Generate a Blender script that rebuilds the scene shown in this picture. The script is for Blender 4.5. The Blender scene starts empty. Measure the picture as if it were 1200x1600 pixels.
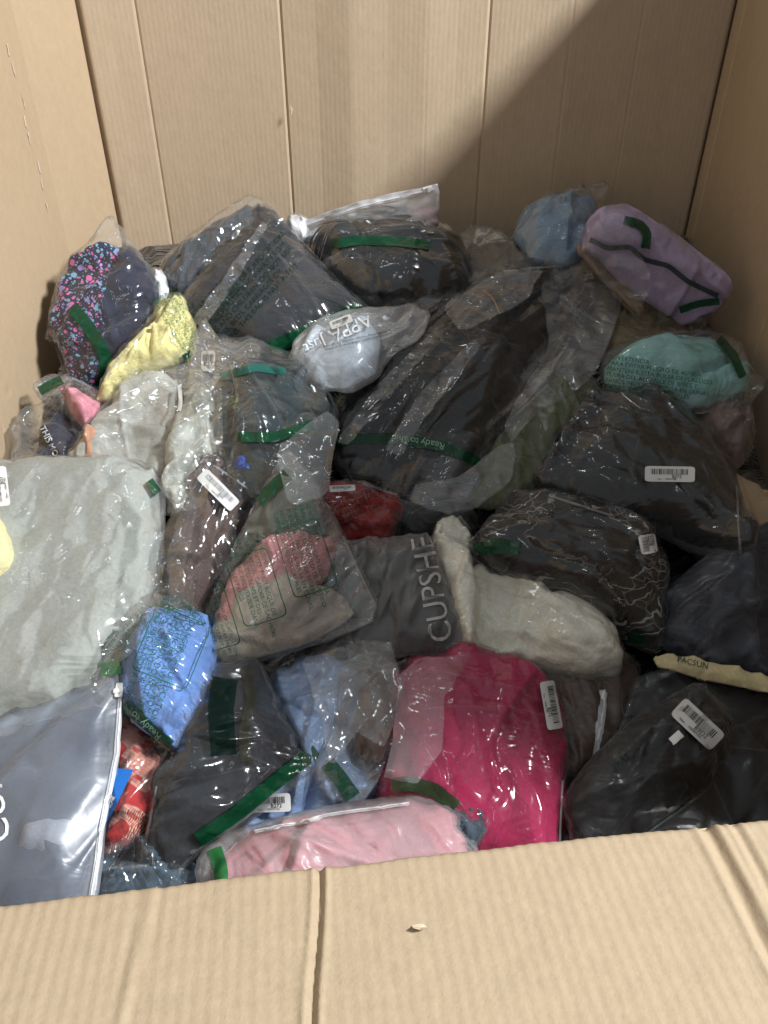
import bpy, bmesh, math, random
import numpy as np
from mathutils import Vector, Matrix
from mathutils.bvhtree import BVHTree
from mathutils.geometry import delaunay_2d_cdt

scene = bpy.context.scene
COL = scene.collection
rad = math.radians

# ------------------------------------------------------------------ camera
CZ = 1.0                       # camera height; the box stands on z = 0
PITCH = rad(35.4)
FOC = 1202.0                   # focal length in photo pixels (1200 x 1600)
cam_d = bpy.data.cameras.new('camera')
cam = bpy.data.objects.new('camera', cam_d); COL.objects.link(cam)
cam.location = (0, 0, CZ)
cam.rotation_euler = (rad(90) - PITCH, 0, 0)
cam_d.sensor_fit = 'VERTICAL'; cam_d.sensor_height = 24.0
cam_d.lens = FOC / 1600.0 * 24.0
cam_d.clip_start = 0.01; cam_d.clip_end = 100
scene.camera = cam

# ------------------------------------------------------------------ light
world = bpy.data.worlds.new('World'); scene.world = world; world.use_nodes = True
wb = world.node_tree.nodes['Background']
wb.inputs[0].default_value = (0.88, 0.94, 1.0, 1); wb.inputs[1].default_value = 0.39

def area(name, loc, target, sx, sy, power, color):
    d = bpy.data.lights.new(name, 'AREA'); d.shape = 'RECTANGLE'; d.size = sx; d.size_y = sy
    d.energy = power; d.color = color
    o = bpy.data.objects.new(name, d); COL.objects.link(o); o.location = loc
    z = (Vector(loc) - Vector(target)).normalized()
    y = Vector((0, 1, 0)); x = y.cross(z).normalized(); y = z.cross(x)
    o.rotation_euler = Matrix((x, y, z)).transposed().to_euler()
    return o
KX = 2.1
area('ceiling_lamp_key', (0.565 + KX, -0.12, CZ + 0.205 + 1.02 * KX), (0.0, 0.9, 0.55), 0.34, 0.6, 325, (0.96, 0.98, 1.0))
area('added_glint_lamp_front', (-0.5, -0.9, CZ + 3.2), (0.0, 0.9, 0.4), 0.15, 1.6, 5, (0.9, 0.96, 1.0))  # dim unseen lamp, added overhead for more glints on the film
area('added_glint_lamp_back', (-0.9, 3.2, CZ + 3.4), (0.0, 0.9, 0.4), 0.15, 1.6, 14, (0.9, 0.96, 1.0))  # second added lamp, unseen behind the box, also for film highlights

scene.view_settings.view_transform = 'Standard'; scene.view_settings.look = 'None'
scene.view_settings.exposure = 0.0; scene.view_settings.gamma = 1.0
scene.render.engine = 'CYCLES'
cy = scene.cycles
cy.use_denoising = True
cy.use_adaptive_sampling = True; cy.adaptive_threshold = 0.02; cy.adaptive_min_samples = 16
try: cy.denoiser = 'OPENIMAGEDENOISE'
except Exception: pass
cy.max_bounces = 8; cy.diffuse_bounces = 4; cy.glossy_bounces = 3; cy.transmission_bounces = 4
cy.transparent_max_bounces = 40
cy.caustics_reflective = False; cy.caustics_refractive = False
cy.sample_clamp_indirect = 4.0

# ------------------------------------------------------------------ pixels -> places
FW = np.array([0, math.cos(PITCH), -math.sin(PITCH)]); UP = np.array([0, math.sin(PITCH), math.cos(PITCH)])
CAM = np.array([0, 0, CZ])
HS = 0.37                                                   # the heap climbs towards the back wall
def heap_z(y): return CZ - 0.60 + HS * (y - 0.84)
def rays(p):
    p = np.asarray(p, float).reshape(-1, 2)
    r = np.zeros((len(p), 3)); r += FW
    r[:, 0] += (p[:, 0] - 600) / FOC
    r += UP[None] * ((800 - p[:, 1]) / FOC)[:, None]
    return r
def on_heap(p, l):
    r = rays(p); l = np.broadcast_to(np.asarray(l, float), (len(r),))
    t = (-0.60 - HS * 0.84 + l) / (r[:, 2] - HS * r[:, 1])
    return CAM + r * t[:, None]
def on_plane(p, c, n):
    r = rays(p); t = ((c - CAM) @ n) / (r @ n)
    return CAM + r * t[:, None]
def to_px(w):
    v = np.asarray(w) - CAM; d = v @ FW
    return np.stack([600 + FOC * v[:, 0] / d, 800 - FOC * (v @ UP) / d], 1)

# ------------------------------------------------------------------ materials
MATS = {}
def new_mat(name):
    m = bpy.data.materials.new(name); m.use_nodes = True
    nt = m.node_tree; nt.nodes.clear()
    out = nt.nodes.new('ShaderNodeOutputMaterial')
    return m, nt, out
def N(nt, t, **kw):
    n = nt.nodes.new('ShaderNode' + t)
    for k, v in kw.items():
        if hasattr(n, k) and not k[0].isupper(): setattr(n, k, v)
        else: n.inputs[k.replace('_', ' ')].default_value = v
    return n
def coords(nt, rand=True):
    tc = N(nt, 'TexCoord')
    if not rand: return tc.outputs['Object']
    oi = N(nt, 'ObjectInfo'); mu = N(nt, 'Math', operation='MULTIPLY'); mu.inputs[1].default_value = 37.0
    nt.links.new(oi.outputs['Random'], mu.inputs[0])
    ad = N(nt, 'VectorMath', operation='ADD')
    nt.links.new(tc.outputs['Object'], ad.inputs[0]); nt.links.new(mu.outputs[0], ad.inputs[1])
    return ad.outputs[0]
def ramp(nt, src, stops):
    r = N(nt, 'ValToRGB'); nt.links.new(src, r.inputs[0])
    e = r.color_ramp.elements
    while len(e) < len(stops): e.new(0.5)
    for i, (p, c) in enumerate(stops):
        e[i].position = p; e[i].color = (c, c, c, 1) if isinstance(c, (int, float)) else (*c, 1)
    return r.outputs[0]
def noise(nt, vec, scale, detail=3, rough=0.5, dist=0.0):
    n = N(nt, 'TexNoise', Scale=scale, Detail=detail, Roughness=rough, Distortion=dist)
    nt.links.new(vec, n.inputs['Vector']); return n.outputs['Fac']
def math_n(nt, op, a, b=None):
    m = N(nt, 'Math', operation=op)
    for i, v in enumerate((a, b)):
        if v is None: continue
        if isinstance(v, (int, float)): m.inputs[i].default_value = v
        else: nt.links.new(v, m.inputs[i])
    return m.outputs[0]
def mixc(nt, fac, a, b):
    m = N(nt, 'Mix', data_type='RGBA')
    if isinstance(fac, (int, float)): m.inputs[0].default_value = fac
    else: nt.links.new(fac, m.inputs[0])
    for i, v in ((6, a), (7, b)):
        if isinstance(v, tuple): m.inputs[i].default_value = (*v, 1)
        else: nt.links.new(v, m.inputs[i])
    return m.outputs[2]
def bump(nt, h, strength, dist=0.01, normal=None):
    b = N(nt, 'Bump', Strength=strength, Distance=dist)
    nt.links.new(h, b.inputs['Height'])
    if normal: nt.links.new(normal, b.inputs['Normal'])
    return b.outputs[0]

def fabric(name, col, col2=None, mottle=0.12, rough=0.9, sheen=0.15, wr=0.35, special=None):
    if name in MATS: return MATS[name]
    m, nt, out = new_mat(name); v = coords(nt)
    c2 = col2 or tuple(c * 0.72 for c in col)
    f = noise(nt, v, 14, 4, 0.6)
    fac = ramp(nt, f, [(0.35, 0.0), (0.7, 1.0)])
    base = mixc(nt, math_n(nt, 'MULTIPLY', fac, mottle * 4), col, c2)
    base = mixc(nt, ramp(nt, noise(nt, v, 330, 3, 0.6), [(0.4, 0.0), (0.66, 0.5)]), base, tuple(min(1, c * 1.25 + 0.004) for c in col))
    if special == 'heather':
        h = noise(nt, v, 210, 4, 0.65, 0.4)
        base = mixc(nt, ramp(nt, h, [(0.36, 0.0), (0.68, 1.0)]), base, tuple(min(1, c * 1.2) for c in col))
    if special == 'splatter':
        def dots(scale, thr, dense):
            vo = N(nt, 'TexVoronoi', Scale=scale, Randomness=1.0); nt.links.new(v, vo.inputs['Vector'])
            big = noise(nt, v, scale * 0.23, 2)
            rr = N(nt, 'TexWhiteNoise'); nt.links.new(vo.outputs['Color'], rr.inputs['Vector'])
            size = math_n(nt, 'MULTIPLY', rr.outputs['Value'], thr)
            d = math_n(nt, 'LESS_THAN', vo.outputs['Distance'], size)
            k = math_n(nt, 'GREATER_THAN', big, dense)
            return math_n(nt, 'MULTIPLY', d, k), rr
        tc = N(nt, 'TexCoord'); sp = N(nt, 'SeparateXYZ'); nt.links.new(tc.outputs['Object'], sp.inputs[0])
        left = math_n(nt, 'LESS_THAN', math_n(nt, 'ADD', sp.outputs[0], math_n(nt, 'MULTIPLY', f, 0.04)), 0.04)
        for sc, th, de in ((130, 0.52, 0.36), (260, 0.5, 0.36), (80, 0.38, 0.46)):
            d, rr = dots(sc, th, de)
            d = math_n(nt, 'MULTIPLY', d, left)
            cr = N(nt, 'ValToRGB'); nt.links.new(rr.outputs['Color'], cr.inputs[0])
            cr.color_ramp.interpolation = 'CONSTANT'
            e = cr.color_ramp.elements; e.new(0.6)
            e[0].color = (0.75, 0.16, 0.42, 1); e[1].color = (0.32, 0.26, 0.62, 1); e[2].color = (0.2, 0.42, 0.6, 1)
            e[1].position = 0.45; e[2].position = 0.62
            base = mixc(nt, d, base, cr.outputs[0])
    if special == 'glyphs':       # red cloth with blocks of pale strokes
        mp = N(nt, 'Mapping'); mp.inputs['Rotation'].default_value = (0, 0, 0.5); nt.links.new(v, mp.inputs[0])
        br = N(nt, 'TexBrick', Scale=72, Color1=(1, 1, 1, 1), Color2=(0, 0, 0, 1), Mortar=(0, 0, 0, 1), Mortar_Size=0.02, Bias=-0.1)
        nt.links.new(mp.outputs[0], br.inputs[0])
        wv = N(nt, 'TexWave', Scale=190, Distortion=4.0, Detail=2); nt.links.new(mp.outputs[0], wv.inputs[0])
        st = math_n(nt, 'GREATER_THAN', wv.outputs['Fac'], 0.52)
        blk = math_n(nt, 'GREATER_THAN', noise(nt, v, 30, 1), 0.49)
        k = math_n(nt, 'MULTIPLY', math_n(nt, 'MULTIPLY', st, blk), ramp(nt, br.outputs['Color'], [(0.2, 0.0), (0.3, 1.0)]))
        base = mixc(nt, k, base, (0.72, 0.58, 0.45))
    if special == 'lace':
        vo = N(nt, 'TexVoronoi', Scale=26, feature='DISTANCE_TO_EDGE'); 
        nv = N(nt, 'TexNoise', Scale=30, Detail=2); nt.links.new(v, nv.inputs['Vector'])
        ad = N(nt, 'VectorMath', operation='MULTIPLY_ADD'); nt.links.new(nv.outputs['Color'], ad.inputs[0])
        ad.inputs[1].default_value = (0.05, 0.05, 0.05); nt.links.new(v, ad.inputs[2]); nt.links.new(ad.outputs[0], vo.inputs['Vector'])
        wv = N(nt, 'TexWave', Scale=8, Distortion=6, Detail=1.5, wave_type='RINGS'); nt.links.new(ad.outputs[0], wv.inputs[0])
        l1 = math_n(nt, 'LESS_THAN', vo.outputs['Distance'], 0.022)
        l2 = ramp(nt, wv.outputs['Fac'], [(0.40, 0.0), (0.46, 1.0), (0.54, 1.0), (0.60, 0.0)])
        gate = math_n(nt, 'GREATER_THAN', noise(nt, v, 12, 1), 0.46)
        base = mixc(nt, math_n(nt, 'MULTIPLY', math_n(nt, 'MAXIMUM', l2, math_n(nt, 'MULTIPLY', l1, 0.4)), gate), base, (0.34, 0.32, 0.29))
    b = N(nt, 'BsdfPrincipled', Roughness=rough)
    b.inputs['Specular IOR Level'].default_value = 0.2
    b.inputs['Sheen Weight'].default_value = sheen; b.inputs['Sheen Roughness'].default_value = 0.5
    nt.links.new(base, b.inputs['Base Color'])
    big = noise(nt, v, 16, 3, 0.55, 1.6); fine = noise(nt, v, 420, 2)
    nrm = bump(nt, big, wr, 0.03); nrm = bump(nt, fine, 0.03, 0.0015, nrm)
    nt.links.new(nrm, b.inputs['Normal']); nt.links.new(b.outputs[0], out.inputs[0])
    MATS[name] = m; return m

def film(name, haze=0.05, tint=(0.96, 0.97, 0.97), rough=0.09, crumple=0.55, hazecol=(0.8, 0.82, 0.84), gain=1.05, scale=1.0, spec=(1, 1, 1)):
    if name in MATS: return MATS[name]
    m, nt, out = new_mat(name); v = coords(nt)
    # crumple relief: creased facets and long stretch lines
    nz = N(nt, 'TexNoise', noise_dimensions='2D', Scale=11 * scale, Detail=1); nt.links.new(v, nz.inputs['Vector'])
    wob = N(nt, 'VectorMath', operation='MULTIPLY_ADD'); nt.links.new(nz.outputs['Color'], wob.inputs[0])
    wob.inputs[1].default_value = (0.09, 0.09, 0.0); nt.links.new(v, wob.inputs[2])
    vo = N(nt, 'TexVoronoi', voronoi_dimensions='2D', Scale=24 * scale); nt.links.new(wob.outputs[0], vo.inputs['Vector'])
    mp = N(nt, 'Mapping'); mp.inputs['Scale'].default_value = (7, 85, 9); mp.inputs['Rotation'].default_value = (0, 0, 0.7)
    nt.links.new(wob.outputs[0], mp.inputs[0])
    st = N(nt, 'TexNoise', noise_dimensions='2D', Scale=1.3, Detail=1.5); nt.links.new(mp.outputs[0], st.inputs['Vector'])
    gate = ramp(nt, nz.outputs['Fac'], [(0.40, 0.05), (0.66, 1.0)])
    h = math_n(nt, 'MULTIPLY', math_n(nt, 'ADD', math_n(nt, 'MULTIPLY', vo.outputs['Distance'], 0.7), math_n(nt, 'MULTIPLY', st.outputs['Fac'], 1.3)), gate)
    nrm = bump(nt, h, crumple, 0.022)
    lw = N(nt, 'LayerWeight', Blend=0.33); nt.links.new(nrm, lw.inputs['Normal'])
    fac = math_n(nt, 'MINIMUM', math_n(nt, 'MULTIPLY', lw.outputs['Fresnel'], gain), 0.36)
    tr = N(nt, 'BsdfTransparent', Color=(*tint, 1))
    df = N(nt, 'BsdfDiffuse', Color=(*hazecol, 1)); tl = N(nt, 'BsdfTranslucent', Color=(*hazecol, 1))
    nt.links.new(nrm, df.inputs['Normal'])
    dm = N(nt, 'MixShader', Fac=0.3); nt.links.new(df.outputs[0], dm.inputs[1]); nt.links.new(tl.outputs[0], dm.inputs[2])
    hz = math_n(nt, 'MULTIPLY', ramp(nt, nz.outputs['Fac'], [(0.3, 0.7), (0.75, 1.3)]), haze)
    ms = N(nt, 'MixShader'); nt.links.new(hz, ms.inputs[0]); nt.links.new(tr.outputs[0], ms.inputs[1]); nt.links.new(dm.outputs[0], ms.inputs[2])
    gl = N(nt, 'BsdfGlossy', Color=(*spec, 1), Roughness=rough); nt.links.new(nrm, gl.inputs['Normal'])
    gl2 = N(nt, 'BsdfGlossy', Color=(*spec, 1), Roughness=min(0.45, rough * 3.2)); nt.links.new(nrm, gl2.inputs['Normal'])
    gm = N(nt, 'MixShader', Fac=0.38); nt.links.new(gl.outputs[0], gm.inputs[1]); nt.links.new(gl2.outputs[0], gm.inputs[2])
    mx = N(nt, 'MixShader'); nt.links.new(fac, mx.inputs[0]); nt.links.new(ms.outputs[0], mx.inputs[1]); nt.links.new(gm.outputs[0], mx.inputs[2])
    nt.links.new(mx.outputs[0], out.inputs[0])
    MATS[name] = m; return m

def plain(name, col, rough=0.5, spec=0.4, alpha=None, bumpy=0.0):
    if name in MATS: return MATS[name]
    m, nt, out = new_mat(name); v = coords(nt)
    b = N(nt, 'BsdfPrincipled', Roughness=rough); b.inputs['Specular IOR Level'].default_value = spec
    base = mixc(nt, math_n(nt, 'MULTIPLY', noise(nt, v, 60, 3), 0.35), col, tuple(c * 0.8 for c in col))
    nt.links.new(base, b.inputs['Base Color'])
    if bumpy: nt.links.new(bump(nt, noise(nt, v, 40, 3, 0.5, 1.0), bumpy, 0.01), b.inputs['Normal'])
    if alpha is None: nt.links.new(b.outputs[0], out.inputs[0])
    else:
        t = N(nt, 'BsdfTransparent', Color=tuple(min(1, c * 1.2 + 0.25) for c in col) + (1,))
        mx = N(nt, 'MixShader', Fac=alpha); nt.links.new(t.outputs[0], mx.inputs[1]); nt.links.new(b.outputs[0], mx.inputs[2])
        nt.links.new(mx.outputs[0], out.inputs[0])
    MATS[name] = m; return m

def cardboard(name, col, flute_axis=0, flute=0.15, stain=1.0, grain=1.0):
    if name in MATS: return MATS[name]
    m, nt, out = new_mat(name); tc = N(nt, 'TexCoord'); v = tc.outputs['Object']
    mp = N(nt, 'Mapping'); mp.inputs['Scale'].default_value = (1.0, 1.0, 0.6) ; nt.links.new(v, mp.inputs[0])
    blot = noise(nt, v, 3.2, 5, 0.6); fib = noise(nt, mp.outputs[0], 260, 4, 0.7); spk = noise(nt, v, 900, 2)
    dark = tuple(c * k for c, k in zip(col, (0.80, 0.78, 0.74)))
    base = mixc(nt, ramp(nt, blot, [(0.30, 0.0), (0.80, 0.55 * stain)]), col, dark)
    base = mixc(nt, ramp(nt, fib, [(0.35, 0.0), (0.75, min(1.0, 0.22 * grain))]), base, tuple(min(1, c * 1.18) for c in col))
    base = mixc(nt, ramp(nt, spk, [(0.62, 0.0), (0.75, 0.30)]), base, tuple(c * 0.6 for c in col))
    mot = noise(nt, mp.outputs[0], 75, 5, 0.7)
    base = mixc(nt, ramp(nt, mot, [(0.38, 0.0), (0.72, min(1.0, 0.38 * grain))]), base, tuple(min(1, c * 1.16) for c in col))
    sp = N(nt, 'SeparateXYZ'); nt.links.new(v, sp.inputs[0])
    ph = math_n(nt, 'ADD', math_n(nt, 'MULTIPLY', sp.outputs[flute_axis], 2 * math.pi / 0.0083), math_n(nt, 'MULTIPLY', noise(nt, v, 5, 2), 2.0))
    wv = math_n(nt, 'SINE', ph)
    gate = ramp(nt, noise(nt, v, 4, 3), [(0.35, 0.25), (0.7, 1.0)])
    h = math_n(nt, 'MULTIPLY', wv, gate)
    nrm = bump(nt, h, flute, 0.004)
    nrm = bump(nt, noise(nt, v, 30, 4, 0.6), 0.12, 0.006, nrm)
    nrm = bump(nt, fib, 0.12 * grain, 0.002, nrm); nrm = bump(nt, mot, 0.10 * grain, 0.004, nrm)
    sm = N(nt, 'Mapping'); sm.inputs['Scale'].default_value = (9, 9, 2.2); sm.inputs['Rotation'].default_value = (0.3, 0.4, 0.2); nt.links.new(v, sm.inputs[0])
    sc = noise(nt, sm.outputs[0], 3.5, 6, 0.75, 1.5)
    base = mixc(nt, ramp(nt, sc, [(0.66, 0.0), (0.74, 0.45)]), base, tuple(min(1, c * 1.3) for c in col))
    base = mixc(nt, ramp(nt, sc, [(0.24, 0.45), (0.33, 0.0)]), base, tuple(c * 0.7 for c in col))
    dent = N(nt, 'TexVoronoi', Scale=6.5); nt.links.new(v, dent.inputs['Vector'])
    nrm = bump(nt, ramp(nt, dent.outputs['Distance'], [(0.0, 0.0), (0.07, 1.0)]), 0.18, 0.006, nrm)
    b = N(nt, 'BsdfPrincipled', Roughness=0.78); b.inputs['Specular IOR Level'].default_value = 0.25
    nt.links.new(base, b.inputs['Base Color']); nt.links.new(nrm, b.inputs['Normal'])
    nt.links.new(b.outputs[0], out.inputs[0])
    MATS[name] = m; return m

# ------------------------------------------------------------------ mesh helpers
def link_mesh(name, verts, faces, mat, parent=None, smooth=True):
    me = bpy.data.meshes.new(name)
    me.from_pydata([tuple(map(float, v)) for v in verts], [], [tuple(map(int, f)) for f in faces])
    if smooth: me.polygons.foreach_set('use_smooth', [True] * len(me.polygons))
    me.materials.append(mat); me.update()
    o = bpy.data.objects.new(name, me); COL.objects.link(o)
    if parent: o.parent = parent
    return o
def tag(o, label, cat=None, group=None, kind=None):
    o['label'] = label
    if cat: o['category'] = cat
    if group: o['group'] = group
    if kind: o['kind'] = kind
    return o

def value_noise(p, freq, rng, octaves=2):
    """smooth random field on 2-D points"""
    out = np.zeros(len(p)); amp = 1.0
    for _ in range(octaves):
        k = rng.normal(size=(9, 2)) * freq; ph = rng.uniform(0, 2 * math.pi, 9)
        out += amp * np.sin(p @ k.T + ph).sum(1) / 4.2; amp *= 0.5; freq *= 2.1
    return out

def chaikin(poly, n=1, k=0.25):
    p = np.asarray(poly, float)
    for _ in range(n):
        q = np.roll(p, -1, 0)
        p = np.stack([p * (1 - k) + q * k, p * k + q * (1 - k)], 1).reshape(-1, 2)
    return p
def inside(poly, pts):
    x, y = pts[:, 0], pts[:, 1]; c = np.zeros(len(pts), bool); q = np.roll(poly, 1, 0)
    for (x1, y1), (x2, y2) in zip(poly, q):
        if y1 == y2: continue
        c ^= ((y1 > y) != (y2 > y)) & (x < (x2 - x1) * (y - y1) / (y2 - y1) + x1)
    return c
def poly_dist(poly, pts):
    d = np.full(len(pts), 1e9); q = np.roll(poly, -1, 0)
    for a, b in zip(poly, q):
        ab = b - a; t = np.clip(((pts - a) @ ab) / max(ab @ ab, 1e-12), 0, 1)
        d = np.minimum(d, np.linalg.norm(pts - (a + t[:, None] * ab), axis=1))
    return d
def resample(poly, step):
    out = []
    for a, b in zip(poly, np.roll(poly, -1, 0)):
        n = max(1, int(round(np.linalg.norm(b - a) / step)))
        for i in range(n): out.append(a + (b - a) * i / n)
    return np.array(out)
def shrink(poly, f):
    c = poly.mean(0); return c + (poly - c) * f

def triangulate(poly, step, rng, jag=0.0, jit=0.16):
    b = resample(poly, step)
    if jag:
        b = b + rng.normal(size=b.shape) * jag * step
    lo, hi = b.min(0), b.max(0)
    ys = np.arange(lo[1], hi[1], step * 0.87); pts = []
    for i, y in enumerate(ys):
        xs = np.arange(lo[0] + (i % 2) * step / 2, hi[0], step)
        pts.append(np.stack([xs, np.full(len(xs), y)], 1))
    pts = np.concatenate(pts); pts += rng.normal(size=pts.shape) * step * jit
    pts = pts[inside(b, pts)]; pts = pts[poly_dist(b, pts) > step * 0.5]
    allp = [Vector(p) for p in np.concatenate([b, pts])]
    nb = len(b); edges = [(i, (i + 1) % nb) for i in range(nb)]
    v, e, f, *_ = delaunay_2d_cdt(allp, edges, [], 1, 1e-7)
    v = np.array([(a[0], a[1]) for a in v]); f = np.array([t for t in f if len(t) == 3], int)
    return v, f
def edges_of(f):
    e = np.sort(np.concatenate([f[:, [0, 1]], f[:, [1, 2]], f[:, [2, 0]]]), 1)
    u, inv, cnt = np.unique(e, axis=0, return_inverse=True, return_counts=True)
    opp = np.concatenate([f[:, 2], f[:, 0], f[:, 1]])
    order = np.argsort(inv.ravel(), kind='stable'); si = inv.ravel()[order]
    start = np.searchsorted(si, np.arange(len(u)))
    two = cnt == 2
    bend = np.stack([opp[order[start[two]]], opp[order[start[two] + 1]]], 1)
    bnd = np.unique(u[cnt == 1])
    return u, bend, bnd

def subdivide(x, f, smooth=0.0, keep=None):
    u, _, bnd = edges_of(f); n = len(x)
    key = {}
    order = u[:, 0].astype(np.int64) * n + u[:, 1]
    srt = np.argsort(order); so = order[srt]
    def eid(a, b):
        lo = np.minimum(a, b).astype(np.int64); hi = np.maximum(a, b); return srt[np.searchsorted(so, lo * n + hi)] + n
    y = np.concatenate([x, (x[u[:, 0]] + x[u[:, 1]]) / 2])
    a, b, c = f.T; ab, bc, ca = eid(a, b), eid(b, c), eid(c, a)
    g = np.concatenate([np.stack(t, 1) for t in ((a, ab, ca), (ab, b, bc), (ca, bc, c), (ab, bc, ca))])
    if smooth:
        u2, _, bn = edges_of(g); m = len(y); val = np.bincount(u2.ravel(), minlength=m)[:, None]
        av = np.stack([np.bincount(u2[:, 0], y[u2[:, 1], i], m) + np.bincount(u2[:, 1], y[u2[:, 0], i], m) for i in range(3)], 1) / val
        z = y + (av - y) * smooth; z[bn] = y[bn]; y = z
    return y, g

def wrinkle(x, f, slack, rng, its=90, pull=0.03, bendk=0.25, target=None, floor=None, sag=0.0, pin=0.6, wave=5.0, seed_amp=0.004, aniso=(0.18, 0.82)):
    """Cloth relaxation: the sheet is given more length than it has room for, so it buckles into folds."""
    u, bend, bnd = edges_of(f)
    n = len(x); x = x.copy(); t0 = x.copy() if target is None else target.copy()
    d2 = x[u[:, 1], :2] - x[u[:, 0], :2]
    mid = (x[u[:, 1], :2] + x[u[:, 0], :2]) / 2
    ang = value_noise(mid, wave, rng, 1) * 1.3 + rng.uniform(0, math.pi)
    th = np.arctan2(d2[:, 1], d2[:, 0])
    amt = np.clip(0.75 + 0.6 * value_noise(mid, wave * 1.6, rng, 1), 0.1, 1.7)
    sl = slack * amt * (aniso[0] + aniso[1] * np.cos(th - ang) ** 2)
    rest = np.linalg.norm(x[u[:, 1]] - x[u[:, 0]], axis=1) * (1 + sl)
    brest = np.linalg.norm(x[bend[:, 1]] - x[bend[:, 0]], axis=1) * (1 + slack * 0.25)
    val = np.bincount(u.ravel(), minlength=n).astype(float); bval = np.bincount(bend.ravel(), minlength=n).astype(float) + 1e-6
    x[:, 2] += seed_amp * (value_noise(x[:, :2], 90, rng, 2) * 0.8 + rng.normal(size=n) * 0.35)
    x0 = x.copy()
    def relax(e, r, cnt, k):
        a, b = e[:, 0], e[:, 1]; d = x[b] - x[a]; L = np.linalg.norm(d, axis=1) + 1e-9
        c = d * ((L - r) / L * 0.5)[:, None]
        acc = np.empty_like(x)
        for i in range(3):
            acc[:, i] = np.bincount(a, c[:, i], n) - np.bincount(b, c[:, i], n)
        return acc / cnt[:, None] * k
    for it in range(its):
        x += relax(u, rest, val, 1.7)
        x += relax(bend, brest, bval, bendk)
        x += (t0 - x) * pull * np.array([0.5, 0.5, 1.0])
        if sag: x[:, 2] -= sag
        x[bnd] += (x0[bnd] - x[bnd]) * pin
        if floor is not None: x[:, 2] = np.maximum(x[:, 2], floor)
    return x

# ------------------------------------------------------------------ the pile so far (how high things already lie, seen along each line of sight)
CELL = 8.0; GX0, GY0, GW, GH = -160, -160, 190, 240
PILE = np.zeros((GH, GW))
def cell(px):
    i = np.clip(((px[:, 1] - GY0) / CELL).astype(int), 0, GH - 1); j = np.clip(((px[:, 0] - GX0) / CELL).astype(int), 0, GW - 1)
    return i, j
def blur(a, n=2):
    for _ in range(n):
        b = np.pad(a, 1, mode='edge')
        a = sum(b[i:i + GH, j:j + GW] for i in range(3) for j in range(3)) / 9
    return a

# ------------------------------------------------------------------ a bag and what goes on it
BAGS = []
class Bag: pass
SEED = [11]
TH = 0.70

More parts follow.
